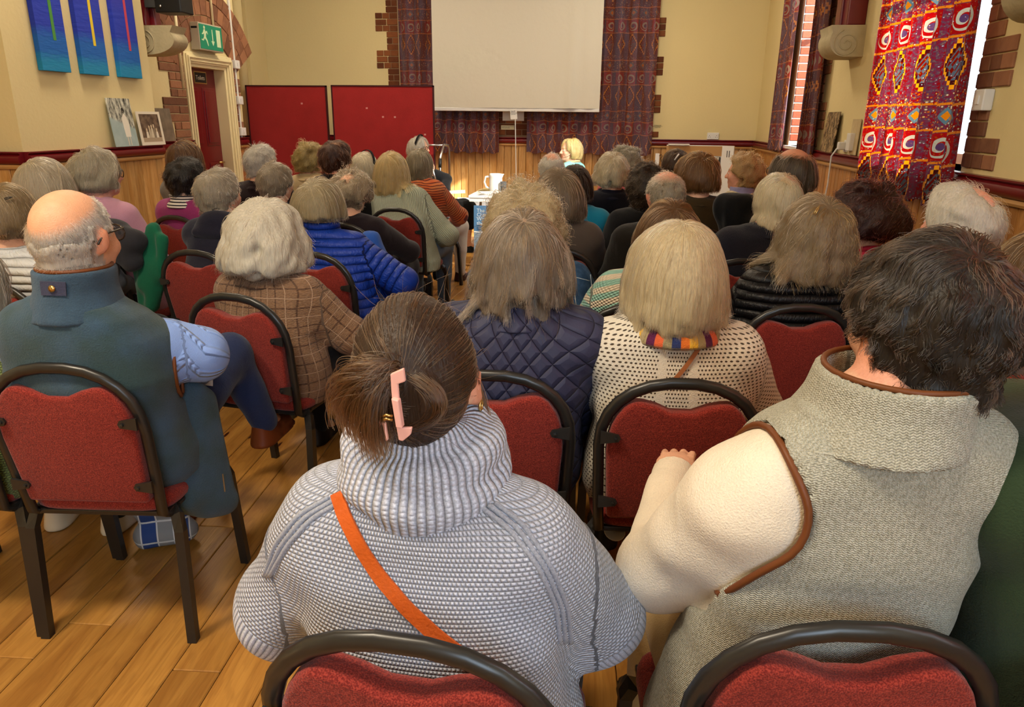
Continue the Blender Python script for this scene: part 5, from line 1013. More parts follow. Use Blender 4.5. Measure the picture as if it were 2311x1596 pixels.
person('P15', (490, 378), 3.7, 'person with short grey hair in a navy hooded jacket, head turned right', ('jacket', K('plain', '#1a1a2a')), SHORT(.075, thick=.02, clumps=150, lift=.3, nape=-.085), ['#6a5e4e', '#978a76', '#b8ae9c'], (435, 570), male=True, t=.028, B=.215, ns=3500, sr=.0008, ht=.02, collar=('hood',), hyaw=-14, legs='#15151c', chair_label='red banquet chair under the navy hooded jacket')
person('P16', (715, 397), 3.65, 'person in a bright blue puffer jacket with a straight ash-blonde bob', ('jacket', K('puffer', '#14389c', None, None, .95)), BOB(.25, thick=.035, lift=.3, inward=.0, flick=.08, clumps=150, frizz=.0008), ['#6e5c3e', '#9a8762', '#bcae8c'], (700, 574), yaw=-8, t=.032, B=.215, ns=4500, sr=.0008, ht=.03, arms={'R': ((.29, .1, .7), (.12, .3, .58)), 'L': ((.24, .06, .68), (.1, .28, .6))}, collar=('stand', None, dict(H=.07, R=.09)), legs='#4a6a9c', chair_label='red banquet chair under the bright blue puffer jacket', hb=490)
person('P17', (790, 382), 4.4, 'person with thinning grey-brown hair in a dark plum jumper', ('jumper', K('plain', '#1d1318')), CURLY(.11, thick=.035, bald=((0, -.35, .9), 18, 26), bmin=.3, lift=.5, curl=.007), ['#6e5c44', '#9a876a', '#b9a88c'], None, t=.02, B=.215, ns=3000, sr=.0009, ht=.03, collar=('stand', None, dict(H=.02, R=.088)), yaw=-8, arms={'R': ((.27, .1, .68), (.12, .3, .6)), 'L': ((.23, .06, .68), (.1, .28, .6))}, hb=450)
person('P18', (1262, 374), 3.75, 'person in a brown-grey suede jacket with straight brown hair to the shoulders', ('jacket', K('plain', '#4a4038')), BOB(.29, thick=.028, clumps=120, inward=.15, flick=0), ['#3c2c1c', '#66523c', '#8c7a62'], None, t=.02, B=.205, ns=4500, sr=.0008, ht=.025, collar=('stand', None, dict(H=.02, R=.085)), arms={'R': ((.24, .06, .66), (.1, .28, .6)), 'L': ((.23, .06, .68), (.1, .28, .6))}, hb=492)
person('P19', (1505, 382), 3.7, 'person with cropped grey hair and a bare crown in a dark jacket', ('jacket', K('plain', '#15120f')), SHORT(.03, thick=.008, bald=((0, .1, 1), 35, 25), bmin=.15, clumps=400, nape=-.085), ['#6a5e4c', '#978a74', '#b0a48e'], None, male=True, t=.024, B=.22, ns=3500, sr=.0007, ht=.012, collar=('stand', None, dict(H=.03, R=.09)), skin='#d3957a')
person('P20', (1762, 387), 3.75, 'person with combed white hair and a pink crown in a dark navy fleece', ('jumper', K('fleece', '#141420', '#1a1a26')), SHORT(.13, thick=.02, K=10, bald=((.55, -.1, .85), 18, 22), bmin=.25, lift=.2, grav=.3, clumps=120, nape=-.09), ['#b39a6c', '#d6c49a', '#eadfc2'], (1680, 590), male=True, t=.024, B=.225, ns=3200, sr=.0008, ht=.015, collar=('stand', None, dict(H=.03, R=.09)), skin='#dd9c84', chair_label='red banquet chair under the dark navy fleece')
person('P21', (1968, 416), 3.4, 'person in a red top with dark maroon curly hair near the right wall', ('jumper', K('plain', '#a81f36')), CURLY(.15, thick=.045, curl=.012, freq=2.4, lift=.5), ['#160806', '#2c100c', '#481c14'], None, ns=4000, sr=.0009, ht=.03, collar=('crew',), hb=525)
person('P22', (2180, 412), 2.7, 'white-haired person with a bald pink crown turned left by the right wall', ('jumper', K('plain', '#3a3a40')), SHORT(.06, thick=.025, bald=((.3, -.45, .8), 28, 25), bmin=.12, lift=.55, frizz=.003, clumps=200, nape=-.09), ['#c2b59c', '#ddd3bf', '#f0eadc'], None, male=True, ns=4500, sr=.0006, ht=.015, skin='#de9a80', headscale=1.05, collar=('crew',), hyaw=14)
person('P23', (2352, 520), 2.3, 'person with long brown hair cut off by the right edge', ('jumper', K('plain', '#24382a')), LONG(.3), ['#3a2412', '#5e4020', '#7a5a34'], None, ns=2500, sr=.0008, collar=('crew',), hb=700)
person('P6', (2660, 560), 1.05, 'person in a dark green jumper at the right edge, beyond the herringbone gilet', ('jumper', K('plain', '#2a3a24')), SHORT(.06), GREY, (.78, .86, 0), yaw=4, ns=1500, sr=.0008, t=.03, B=.21, legs='#08080a', collar=('crew',), arms={'L': ((2290, 960, 1.25), (2275, 1200, 1.55), 1), 'R': ((.26, .06, .68), (.1, .28, .6))})
person('P7', (-95, 545), 1.95, 'person in an olive green knit at the far left edge', ('jumper', K('knit', '#5c6636', '#707a44')), BOB(.2), GREY, (-1.851, 1.555, 0), yaw=6, ns=1500, sr=.0009, t=.03, B=.235, legs='#20242e', collar=('crew',), shoes='#d8cbb4', hb=760)
person('P24', (415, 315), 5.0, 'person with long chestnut hair behind the black-haired head', ('jumper', K('plain', '#6a6258')), LONG(.3), ['#2c1a0c', '#46290f', '#5e3a18'], None, ns=2500, sr=.001, collar=('crew',), hb=405)
person('P25', (417, 353), 4.5, 'person in a magenta jumper with a striped collar and short black hair', ('jumper', K('plain', '#8a2f64')), SHORT(.08, thick=.025, lift=.4, curl=.004), ['#060404', '#0e0a08', '#1c1410'], None, t=.022, B=.215, ns=3000, sr=.0009, ht=.025, collar=('polo', K('bands', '#d8d2c8', '#1c1a24'), dict(H=.05, R=.092)))
person('P26', (588, 325), 5.2, 'person with thick wiry grey hair in a dark maroon jacket', ('jacket', K('plain', '#1c0a0e')), SHORT(.06, thick=.022, lift=.5, frizz=.003, clumps=200, nape=-.09), ['#8a8478', '#b3aca0', '#d2ccc0'], None, male=True, t=.024, B=.225, ns=3000, sr=.0009, ht=.022, collar=('stand', None, dict(H=.03, R=.09)))
person('P27', (620, 364), 4.5, 'person with short grey-brown hair and a black patterned collar', ('jumper', K('wavy', '#15151a', '#3c3c42', '#0c0c10')), SHORT(.06, thick=.02, nape=-.055, clumps=160), ['#57493a', '#83745f', '#a89a84'], None, male=True, ns=2800, sr=.0009, ht=.02, collar=('polo', K('plain', '#0d0d12'), dict(H=.03, R=.088)))
person('P28', (883, 338), 5.5, 'person in a sage green jumper with straight blonde hair', ('jumper', K('rib', '#9aa08c', '#a4aa96', None, .8)), BOB(.3, thick=.02, lift=.15, inward=0, clumps=90, clamt=.65, frizz=.0008), ['#86683c', '#b8985c', '#dcc48c'], (890, 473), yaw=-6, t=.026, B=.215, ns=3200, sr=.001, ht=.02, arms={'R': ((.27, .1, .66), (.1, .3, .58)), 'L': ((.24, .06, .68), (.1, .28, .6))}, collar=('crew', K('plain', '#d0b8a8')), legs='#5c7086', chair_label='red banquet chair under the sage green jumper', hb=442)
person('P29', (947, 333), 6.4, 'person in an orange-red wavy striped jumper and white trousers, hair grey-brown', ('jumper', K('wavy', '#c05a30', '#6a2418', '#c07848')), BOB(.19, thick=.022), ['#4c402c', '#786a4e', '#a09274'], None, yaw=-14, t=.024, B=.21, ns=2500, sr=.001, ht=.02, arms={'R': ((.26, .12, .66), (.1, .32, .56)), 'L': ((.23, .06, .68), (.1, .28, .6))}, collar=('crew',), legs='#d9cfc0', shoes='#3c1a14', chair_label='red banquet chair under the orange-red striped jumper', hb=405)
person('P30', (1298, 369), 4.7, 'person in a teal shirt with dark hair, half hidden behind straight brown hair', ('shirt', K('plain', '#137a98')), BOB(.22, thick=.02), DARK, None, ns=2200, sr=.001, collar=('crew',), B=.215, hb=450)
person('P31', (1383, 341), 5.2, 'person in a navy jacket with layered blonde-grey hair', ('jacket', K('plain', '#0d0d18')), BOB(.19, thick=.03, flick=.25, inward=0, clumps=80, clamt=.65, lift=.35, curl=.004), ['#8f7a56', '#b8a684', '#d2c4a4'], None, t=.024, B=.215, ns=3000, sr=.001, ht=.025, collar=('stand', K('plain', '#101020'), dict(H=.035, R=.088)), hb=417)
person('P32', (1462, 369), 4.6, 'person with tousled dark brown hair in a black coat, left of the bare crown', ('jacket', K('plain', '#0a0b10')), CURLY(.07, thick=.03, curl=.007), ['#140d08', '#281c12', '#3c2e20'], None, male=True, t=.024, ns=2800, sr=.001, ht=.025, collar=('stand', None, dict(H=.04, R=.09)), hyaw=-6)
person('P33', (1578, 340), 4.6, 'person in an olive-brown jacket with a full auburn bob', ('jacket', K('plain', '#3a2c16')), BOB(.21, thick=.035, curl=.005, freq=1, lift=.4, clumps=80), AUB, None, t=.022, B=.205, ns=3200, sr=.001, ht=.025, collar=('stand', None, dict(H=.02, R=.086)), hb=428)
person('P35', (1681, 344), 5.5, 'person in a cream cable vest over lilac sleeves, short ginger hair, profile left', ('vest', K('basket', '#d2c3a0')), CURLY(.06, thick=.028, curl=.006, lift=.5, nape=-.07), ['#8a6434', '#b58c54', '#d0ac78'], None, sleeve=K('plain', '#7a78a0'), ns=2600, sr=.001, ht=.025, collar=('stand', K('plain', '#8a88b2'), dict(H=.05, R=.082)), hyaw=38, h=.0105, skin='#d99a7e')
person('P36', (1790, 333), 4.4, 'balding person with dark side hair and glasses, looking left', ('jacket', K('plain', '#17171c')), SHORT(.14, thick=.03, K=9, bald=((0, .0, 1), 40, 22), grav=.3, lift=.3, nape=-.09), ['#2c2218', '#463828', '#5e4e3a'], None, male=True, t=.022, B=.22, ns=2800, sr=.001, ht=.008, skin='#c98868', hyaw=16, headscale=1.06)
person('P37', (700, 321), 6.2, 'person in a beige coat with short curly blonde hair by the red boards', ('jacket', K('plain', '#b39c74')), CURLY(.1, thick=.035, curl=.009), ['#5e4a26', '#8f7742', '#b8a062'], None, t=.022, ns=2600, sr=.001, ht=.025, collar=('stand', None, dict(H=.03, R=.088)), hb=385)
person('P38', (757, 314), 5.4, 'person with neat dark chestnut hair in a black jacket', ('jacket', K('plain', '#0c0b0d')), SHORT(.09, thick=.022, clumps=120, nape=-.085), ['#200d06', '#38190c', '#4a2614'], None, male=True, t=.022, ns=2800, sr=.001, ht=.022, collar=('stand', None, dict(H=.04, R=.09)), hyaw=-6)
person('P39', (822, 340), 5.8, 'person with a white-blonde bob under a black velvet hairband', ('jacket', K('plain', '#1c1c14')), BOB(.19, thick=.022, inward=.3, clumps=120), WBLOND, None, ns=2800, sr=.001, ht=.022, collar=('stand', None, dict(H=.03, R=.085)), hyaw=-8, hb=402)
person('P41', (1245, 343), 6.3, 'elderly balding person with wispy white hair in front of the speaker in turquoise', ('jacket', K('plain', '#14100e')), CURLY(.05, thick=.012, bald=((0, .1, 1), 48, 25), bmin=.1, curl=.006, lift=.3), WHITE, None, male=True, ns=2500, sr=.0009, ht=.012, skin='#d89a78', t=.022, collar=('stand', None, dict(H=.03, R=.09)))
person('P43', (1413, 329), 6.2, 'person with tousled grey hair in a coral pink top', ('jumper', K('plain', '#b5565a')), CURLY(.08, thick=.03, curl=.008, frizz=.004), ['#57503c', '#857c66', '#a89f88'], None, ns=2500, sr=.001, ht=.025, collar=('crew',))
person('P44', (1527, 335), 6.2, 'person with dark brown hair and a pale hair grip behind the auburn bob', ('jumper', K('plain', '#2a2420')), BOB(.17, thick=.025), ['#20120a', '#3a2410', '#50341a'], None, ns=2200, sr=.001, collar=('crew',), hb=385)
person('P40', (945, 305), 8.3, 'speaker in black with a dark hairband and glasses, holding a microphone, facing right', ('jumper', K('plain', '#15161a')), BOB(.2, thick=.024, line=.05), ['#a8a08c', '#d2ccba', '#eae6da'], None, yaw=-62, hyaw=-8, h=.0085, ns=3000, sr=.001, ht=.022, legs='#0a0a0c', skirt=True, shoes='#0a0a0a', arms={'R': ((960, 440, 8.15), (972, 400, 8.2), 1), 'L': ((1008, 405, 8.45), (1006, 430, 8.3), 1)}, collar=('crew',), chair_label='red banquet chair under the speaker in black', hb=350)
person('P42', (1288, 309), 8.3, 'speaker in a turquoise cardigan with a blonde bob and headset microphone, facing left', ('cardigan', K('plain', '#7fc4bf')), BOB(.17, thick=.024, line=.06, inward=.25, crown=(0, .1, 1)), ['#a8843c', '#d6bd74', '#f0e0aa'], None, yaw=64, hyaw=26, h=.0085, ns=3500, sr=.001, ht=.022, collar=('crew', K('plain', '#c9b48a')), legs='#3a3c46', skin='#e2ae92', chair_label='red banquet chair under the speaker in turquoise', hb=357)
# ---------------------------------------------------------------- details worn and carried
def tolocal(key, w): d = PEOPLE[key]; c, s_ = math.cos(d['yw']), math.sin(d['yw']); v = np.array(w[:2]) - d['ch']; return np.array([c*v[0] + s_*v[1], -s_*v[0] + c*v[1], w[2]])
def toworld(key, l): d = PEOPLE[key]; c, s_ = math.cos(d['yw']), math.sin(d['yw']); return np.array([d['ch'][0] + c*l[0] - s_*l[1], d['ch'][1] + s_*l[0] + c*l[1], l[2]])
def snap(T, key, px, py, off=.003):
    e = Vector(tolocal(key, EYE)); d = Vector(tolocal(key, EYE + ray(px, py))) - e; h = T.ray_cast(e, d.normalized())
    return (h[0] + h[1]*off, h[1]) if h[0] is not None else None
def snaps(T, key, pts, off=.003, sub=6):
    P = np.array(pts, float); t = np.linspace(0, len(P) - 1, (len(P) - 1)*sub + 1); r = [snap(T, key, np.interp(a, range(len(P)), P[:, 0]), np.interp(a, range(len(P)), P[:, 1]), off) for a in t]; return [q for q in r if q]
def smooth_pts(r, n=2):
    P = [q[0].copy() for q in r]
    for _ in range(n): P = [P[0]] + [(P[i - 1] + P[i]*2 + P[i + 1])/4 for i in range(1, len(P) - 1)] + [P[-1]]
    return P
def ribbon(name, r, w, th, m, parent, **k):
    P = smooth_pts(r); b = MB(); V = []
    for i, p in enumerate(P):
        t = (P[min(i + 1, len(P) - 1)] - P[max(i - 1, 0)]).normalized(); nn = r[i][1]; sd = t.cross(nn).normalized(); V += [p - sd*w/2, p + sd*w/2, p + sd*w/2 + nn*th, p - sd*w/2 + nn*th]
    F = [(4*i + a, 4*i + (a + 1) % 4, 4*i + 4 + (a + 1) % 4, 4*i + 4 + a) for i in range(len(P) - 1) for a in range(4)] + [(0, 1, 2, 3), (4*len(P) - 1, 4*len(P) - 2, 4*len(P) - 3, 4*len(P) - 4)]
    return b.add(V, F).build(name, m, parent, smooth='auto', **k)
def piping(name, T, key, pts, rad, m, off=.004, sub=6):
    r = snaps(T, key, pts, off, sub)
    if len(r) > 2: return MB().tube(smooth_pts(r), rad, 6).build(name, m, PEOPLE[key]['o'], smooth=True)
def stand_on(key, name, m, r, w, th, label, cat):            # a strap that lies over clothing: a thing of its own, in world space
    d = PEOPLE[key]; o = ribbon(name, r, w, th, m, None, label=label, cat=cat); o.location = (d['ch'][0], d['ch'][1], 0); o.rotation_euler = (0, 0, d['yw']); return o
def headpt(key, p): d = PEOPLE[key]; return Vector((d['hc'] + d['M'] @ (np.array(p, F32)*d['s'])).tolist())
def glasses(key, m, lens=True, r=.024):
    o = PEOPLE[key]['o']; H = lambda *p: headpt(key, p); g = MB()
    g.tube([H(.088, -.03, -.012), H(.086, -.005, .008), H(.08, .06, .012), H(.06, .1, .01)], .0028, 6).tube([H(-.088, -.03, -.012), H(-.086, -.005, .008), H(-.08, .06, .012), H(-.06, .1, .01)], .0028, 6).tube([H(-.012, .112, .008), H(0, .116, .011), H(.012, .112, .008)], .0022, 6)
    fr = g.build('glasses', m, o, smooth=True)
    for sx in (-1, 1):
        c = (sx*.034, .106, -.004); MB().tube([H(c[0] + r*1.1*math.cos(a), c[1] - abs(math.cos(a))*.004*(1 if sx*math.cos(a) > 0 else .2), c[2] + r*.85*math.sin(a)) for a in np.linspace(0, 6.283, 17)[:-1]], .0024, 6, True).build('rim', m, fr, smooth=True)
        MB().add([H(c[0] + r*1.05*math.cos(a), c[1], c[2] + r*.8*math.sin(a)) for a in np.linspace(0, 6.283, 17)[:-1]], [tuple(range(16))]).build('lens', M_GLASS, fr)
M_SPEC = mat('tortoise_frame', col=(.03, .018, .01), rough=.25, spec=.5)
for k in ('P3', 'P13', 'P36', 'P40', 'P14'): glasses(k, M_SPEC)
def hairband(key, y, rx, rz, m, w=.012):
    b = MB(); V = []; n = 24
    for a in np.linspace(-.2, math.pi + .2, n):
        for e in (-w, w):
            for k in (1., 1.03): V.append(headpt(key, (rx*k*math.cos(a), y + e - .03*(1 - math.sin(a)), .01 + rz*k*math.sin(a))))
    F = [(4*i + a, 4*i + b_, 4*i + 4 + b_, 4*i + 4 + a) for i in range(n - 1) for a, b_ in ((0, 1), (1, 3), (3, 2), (2, 0))]
    b.add(V, F).build('hairband', m, PEOPLE[key]['o'], smooth='auto')
M_VELV = mat('black_velvet', col=(.006, .005, .006), rough=.9)
hairband('P39', .03, .101, .127, M_VELV, .01); hairband('P40', .022, .103, .13, M_VELV, .012)
# --- P1: hair drawn back into a clip, fringe of loose ends, clip, strap, raglan seams, earring
def updo():
    d = PEOPLE['P1']; hc, M, s_, rg = d['hc'], d['M'], d['s'], d['rg']; C = np.array([0, -.012, .018]); R = np.array([.0805, .103, .103]); tol = lambda q: ((q - hc) @ M)/s_
    c1 = tolocal('P1', aty(905, 845, .865)); c2 = tolocal('P1', aty(897, 985, .875)); n = 11500; u = rg.normal(size=(n*3, 3)); u /= np.linalg.norm(u, axis=1)[:, None]; p = C + R*u; jag = rg.normal(0, .004, len(p))
    ok = ~((p[:, 1] > .06 + jag) & (p[:, 2] < .08)) & ~((p[:, 1] > .014) & (p[:, 2] < .015)) & (p[:, 2] > -.082 + jag) & ~((np.abs(p[:, 0]) > .06) & (p[:, 1] > -.025) & (p[:, 2] < 0)); u, p = u[ok][:n], p[ok][:n]; n = len(u)
    tw = rg.uniform(0, 1, n); end = tol(c1 + (c2 - c1)*np.clip(.45 + (-.4*u[:, 2] + .25*(tw - .5)), 0, 1)[:, None]); e = (end - C)/R; el = np.linalg.norm(e, axis=1); e /= el[:, None]; om = np.arccos(np.clip((u*e).sum(1), -1, .9999)); K_ = 15; P = np.zeros((n, K_, 3)); lay = rg.uniform(.15, 1, n)
    for i, t in enumerate(np.linspace(0, 1, K_)):
        dd = (u*np.sin((1 - t)*om)[:, None] + e*np.sin(t*om)[:, None])/np.sin(om)[:, None]; hgt = 1 + (.16*lay*math.sin(min(1, t*1.4)*math.pi*.5)*(1 + .6*np.clip(u[:, 2], 0, 1)*math.sin(math.pi*t)))*1.0 + (el - 1.12)*t**3*.6; P[:, i] = C + R*dd*hgt[:, None]
    P = hc + (P*s_) @ M.T; idx = None; P, idx = clump(P, P[:, 0].copy(), 260, .45, rg); P += np.cumsum(rg.normal(0, .0007, P.shape), 1)
    # fountain of ends to the left of the clip, and the rolled coil to its right
    def bez(A, B_, C_, D, k): t = np.linspace(0, 1, k)[None, :, None]; return A[:, None]*(1 - t)**3 + 3*B_[:, None]*t*(1 - t)**2 + 3*C_[:, None]*t*t*(1 - t) + D[:, None]*t**3
    m = 1500; q = rg.uniform(0, 1, m); sp = rg.uniform(0, 1, m); A = c1 + (c2 - c1)*(q*.3)[:, None] + rg.normal(0, .006, (m, 3)) + np.array([-.005, .01, .0]); lx = -.015 - .08*sp
    Bp = A + np.column_stack([lx*.45, -.03 - .02*q, .02 + .018*rg.uniform(0, 1, m)]); D = A + np.column_stack([lx + rg.normal(0, .006, m), -.02 - .02*rg.uniform(0, 1, m) + .05*sp, -.085 + .035*sp + rg.normal(0, .012, m)]); Cp = D + np.column_stack([-.01 + 0*q, -.012 + 0*q, .045 + .01*q]); T1 = bez(A, Bp, Cp, D, K_)
    m2 = 2200; q = rg.uniform(0, 1, m2); r2 = rg.uniform(.35, 1, m2); A = c1 + np.array([.004, .012, -.006]) + rg.normal(0, .004, (m2, 3)); D = c2 + np.array([.004, .014, .012]) + rg.normal(0, .005, (m2, 3)); ox = np.column_stack([.062*r2, -.03*r2 + .02*q, 0*q]); T2 = bez(A, A + ox*1.15 + np.array([0, 0, -.01]), D + ox*1.25 + np.array([0, 0, .02]), D, K_)
    m3_ = 50; q = rg.uniform(0, 1, m3_); e0 = np.array(headpt('P1', (.07, .045, -.005))); A = e0 + rg.normal(0, .003, (m3_, 3)); D = np.array(headpt('P1', (.088, .0, -.17))) + rg.normal(0, .006, (m3_, 3)); T3 = bez(A, A + np.array([.03, -.01, -.03]), D + np.array([.004, 0, .06]), D, K_)
    P = np.concatenate([P, T1, T2, T3]); i2 = np.concatenate([idx, n + rg.integers(0, 200, m), n + 200 + rg.integers(0, 60, m2), n + 300 + rg.integers(0, 4, m3_)]); n2 = len(P); idx = np.minimum(i2, n2 - 1); cols = hair_cols(n2, idx, ['#1e120b', '#2e1e13', '#43301f', '#5e4c3a'], rg)
    hm = mobj('hair', hair_body(np.concatenate([P[:n], P[n + m:n + m + m2]]), .0062, np.array([*lin('#33241a'), 1]), .7, (hc + M @ np.array([0, -.016, .02], F32), np.array([.08, .1, .095]), M)), M_HAIRB, d['o']); curves('hair_strands', P, cols, .00055, .00025, hm)
    fly = 90; A = hc + (C + R*u[:fly]*1.12) @ M.T; D = A + rg.normal(0, .02, (fly, 3)) + u[:fly]*.02; curves('stray_hairs', bez(A, A + rg.normal(0, .015, (fly, 3)), D, D, 8), cols[:fly], .00025, .0001, hm)
    # claw clip: two hinged jaws, spring wire
    M_PINK = mat('pink_clip', col=lin('#eeb3a6'), rough=.35, spec=.4); L = lambda x, y, yy: Vector(tolocal('P1', aty(x, y, yy)))
    def plate(name, pts, yy, th=.006):
        f = [L(x, y, yy) for x, y in pts]; k = [p + Vector((0, th, 0)) for p in f]; n_ = len(f); return MB().add(f + k, [tuple(range(n_)), tuple(reversed(range(n_, 2*n_)))] + [(i, (i + 1) % n_, (i + 1) % n_ + n_, i + n_) for i in range(n_)]).build(name, M_PINK, hm, bevel=.0015)
    plate('claw_clip', [(880, 845), (910, 832), (914, 862), (897, 868), (900, 905), (884, 905)], .835); plate('clip_spine', [(882, 900), (898, 905), (907, 968), (893, 966)], .828, .012); plate('clip_jaw', [(893, 962), (906, 966), (929, 966), (926, 982), (908, 997), (899, 994)], .835)
    plate('clip_jaw', [(830, 945), (845, 950), (860, 948), (862, 960), (848, 968), (835, 968)], .845); plate('clip_bar', [(862, 955), (869, 955), (875, 995), (870, 997)], .838)
    for z in (.0, .028): MB().tube([L(860, 950 - z*300, .84), L(872, 945 - z*300, .83), L(886, 948 - z*300, .832)], .002, 6).build('spring', M_BRASS, hm, smooth=True)
    e = headpt('P1', (.082, .002, -.045)); MB().tube([e + Vector((.004, .008*math.cos(a), .008*math.sin(a))) for a in np.linspace(0, 6.283, 13)[:-1]], .0022, 6, True).build('earring', M_BRASS, d['o'], smooth=True)
updo()
T = bvh('P1', 'jumper'); J1 = K('knit', '#b0b4c4', '#c8ccdc')
stand_on('P1', 'shoulder_strap', mat('orange_leather', lambda g: (g.hsv(lin('#c0561c'), g.noise(g.obj(), 60, 3)*.3 + .85), g.bump(g.noise(g.obj(), 200, 2), .001)), rough=.45), snaps(T, 'P1', [(766, 1118), (782, 1165), (812, 1225), (860, 1300), (920, 1370), (985, 1430), (1050, 1480), (1120, 1520)], .004), .021, .004, 'orange leather bag strap running across the back of the pale blue-grey jumper', 'strap')
for k, off in enumerate((0, 16, 32)):
    piping('raglan_seam', T, 'P1', [(1085 + off, 1145 - off*.3), (1150 + off, 1195 - off*.3), (1215 + off*.9, 1280), (1255 + off*.8, 1370), (1262 + off*.8, 1450)], .0038, J1, .001)
    piping('raglan_seam', T, 'P1', [(775 - off, 1130 - off*.2), (705 - off, 1170 - off*.2), (650 - off*.9, 1230), (610 - off*.4, 1300)], .0038, J1, .001)
# --- P2: piping, cuff
def armhole(key, m, rad, sides='LR'):
    V, Q = PEOPLE[key]['bvh_gilet']; d = PEOPLE[key]
    for sd in sides:
        a, b_, r = d['cut' + sd]; ba = b_ - a; t = np.clip(((V - a) @ ba)/(ba @ ba), 0, 1); D = np.linalg.norm(V - a - t[:, None]*ba, axis=1); m_ = np.abs(D - r*(1 + .04*t)) < .011; P = V[m_]
        ax_ = np.array([*d['axis'](a[2]), a[2]]); w = a - ax_; w[2] = 0; w /= np.linalg.norm(w); w = w + np.array([0, -.9, 0]); w /= np.linalg.norm(w); e1 = np.cross(w, [0, 0, 1.]); e1 /= np.linalg.norm(e1); e2 = np.cross(e1, w); q_ = P - a; an = np.arctan2(q_ @ e2, q_ @ e1); bn = np.floor((an + math.pi)/(2*math.pi)*32).astype(int) % 32; R_ = []
        for k in range(32):
            c = np.nonzero(bn == k)[0]
            if len(c): R_.append(P[c[np.argmax(q_[c] @ w)]])
        R_ = np.array(R_)
        for _ in range(3): R_ = (np.roll(R_, 1, 0) + 2*R_ + np.roll(R_, -1, 0))/4
        if len(R_) > 8: MB().tube([p + w*.003 for p in R_], rad, 6, True).build('armhole_piping', m, d['o'], smooth=True)
armhole('P2', M_PIPE, .0055, 'L'); armhole('P3', M_PIPE, .0055, 'R')
T = bvh('P2', 'gilet')
piping('yoke_seam', T, 'P2', [(1770, 1010), (1900, 1030), (2050, 1035), (2200, 1025)], .0022, K('herring', '#979482', '#bdbaab'), .0)
d2 = PEOPLE['P2']; el, wr = d2['J']['L'][1:]; dv = (wr - el)/np.linalg.norm(wr - el)
MB().tube([wr - dv*.045, wr - dv*.02, wr + dv*.022], [.044, .046, .045], 18).build('cuff', K('plain', '#e3d6c2'), d2['o'], smooth='auto')
# --- P3: piping, collar tab and button, hanging side of the gilet
T = bvh('P3', 'gilet')
d3 = PEOPLE['P3']; F = Fld((-.1, -.4, .2), (.62, .5, .95), .009); q = lambda x, y, yy: tolocal('P3', aty(x, y, yy))
for a, b_, r in (((385, 890, 1.86), (420, 1120, 1.84), .05), ((430, 890, 1.9), (470, 1130, 1.9), .045), ((470, 900, 1.95), (505, 1120, 1.95), .035), ((395, 1135, 1.84), (505, 1140, 1.95), .03)): F.cap(q(*a), q(*b_), r*.8, r, .05)
V, Q = F.nets(); V = V + (vnoise(V, (22, 22, 5), 5)*.006)[:, None]; me = np_mesh('gilet_side', V, Q); pushattr(me, 'cl', V); mobj('gilet_side', me, K('fleece', '#34484a', '#3d566c'), d3['o'])
MB().box((-.001, -.002, -.03), (.001, .002, .03)).build('zip_end', M_METAL, d3['o'], loc=q(505, 1090, 1.885))
CV, CQ = None, None
tb_ = q(122, 652, 1.63); cc = [o for o in kids(d3['o']) if o.name.startswith('collar') and 'trim' not in o.name][0]; TC = BVHTree.FromPolygons([v.co for v in cc.data.vertices], [tuple(p.vertices) for p in cc.data.polygons])
r = snaps(TC, 'P3', [(96, 650), (150, 652)], .002, 4)
if len(r) > 1: ribbon('collar_tab', r, .035, .004, K('plain', '#3a3c52'), d3['o'])
h_ = snap(TC, 'P3', 121, 651, .0065)
if h_: MB().lathe([(.001, 0), (.008, 0), (.009, .002), (.001, .003)], 14, Matrix.Translation(h_[0]) @ h_[1].to_track_quat('Z', 'Y').to_matrix().to_4x4()).build('button', M_BRASS, d3['o'], smooth=True)
# --- P5: strap and silver hair grip; P8, P12, P44 grips; P10 denim seams
T = bvh('P5', 'cardigan'); stand_on('P5', 'shoulder_strap', mat('tan_leather', col=lin('#9a5c30'), rough=.5), snaps(T, 'P5', [(1610, 738), (1580, 780), (1545, 830), (1508, 872)], .004), .011, .003, 'thin tan leather bag strap over the cream open-knit cardigan', 'strap')
def grip(key, a, b, m, r=.0018, two=True):
    hm = [o for o in kids(PEOPLE[key]['o']) if o.name.startswith('hair') and o.type == 'MESH' and 'band' not in o.name][0]; TT = BVHTree.FromPolygons([v.co for v in hm.data.vertices], [tuple(p.vertices) for p in hm.data.polygons]); pa, pb = snap(TT, key, *a, .012), snap(TT, key, *b, .012)
    if pa and pb:
        bb = MB().tube([pa[0], (pa[0] + pb[0])/2 + pa[1]*.004, pb[0]], r, 6)
        if two: off = (pb[0] - pa[0]).cross(pa[1]).normalized()*.006; bb.tube([pa[0] + off, (pa[0] + pb[0])/2 + off + pa[1]*.004, pb[0]], r, 6)
        bb.build('hair_grip', m, hm, smooth=True)
M_SILV = mat('silver_grip', col=(.8, .78, .85), rough=.25, metallic=.6)
grip('P5', (1493, 515), (1552, 478), M_SILV, .0022); grip('P8', (1838, 488), (1848, 470), M_BRASS); grip('P12', (10, 452), (28, 448), M_BLACK); grip('P44', (1523, 362), (1532, 350), M_WHITE, .006, False)
T = bvh('P10', 'jacket'); M_ST = mat('pale_stitching', col=lin('#a8b4bc'), rough=.8)
for pts in ([(1252, 622), (1290, 624), (1330, 634)], [(1290, 626), (1296, 655), (1300, 690)], [(1322, 560), (1330, 600), (1336, 660)], [(1075, 612), (1085, 640), (1095, 660)]): piping('seam', T, 'P10', pts, .0016, M_ST, .001)
T = bvh('P4', 'jacket'); piping('yoke_seam', T, 'P4', [(1120, 690), (1150, 712), (1170, 690), (1145, 672)], .0018, K('plain', '#16162a'), .001)
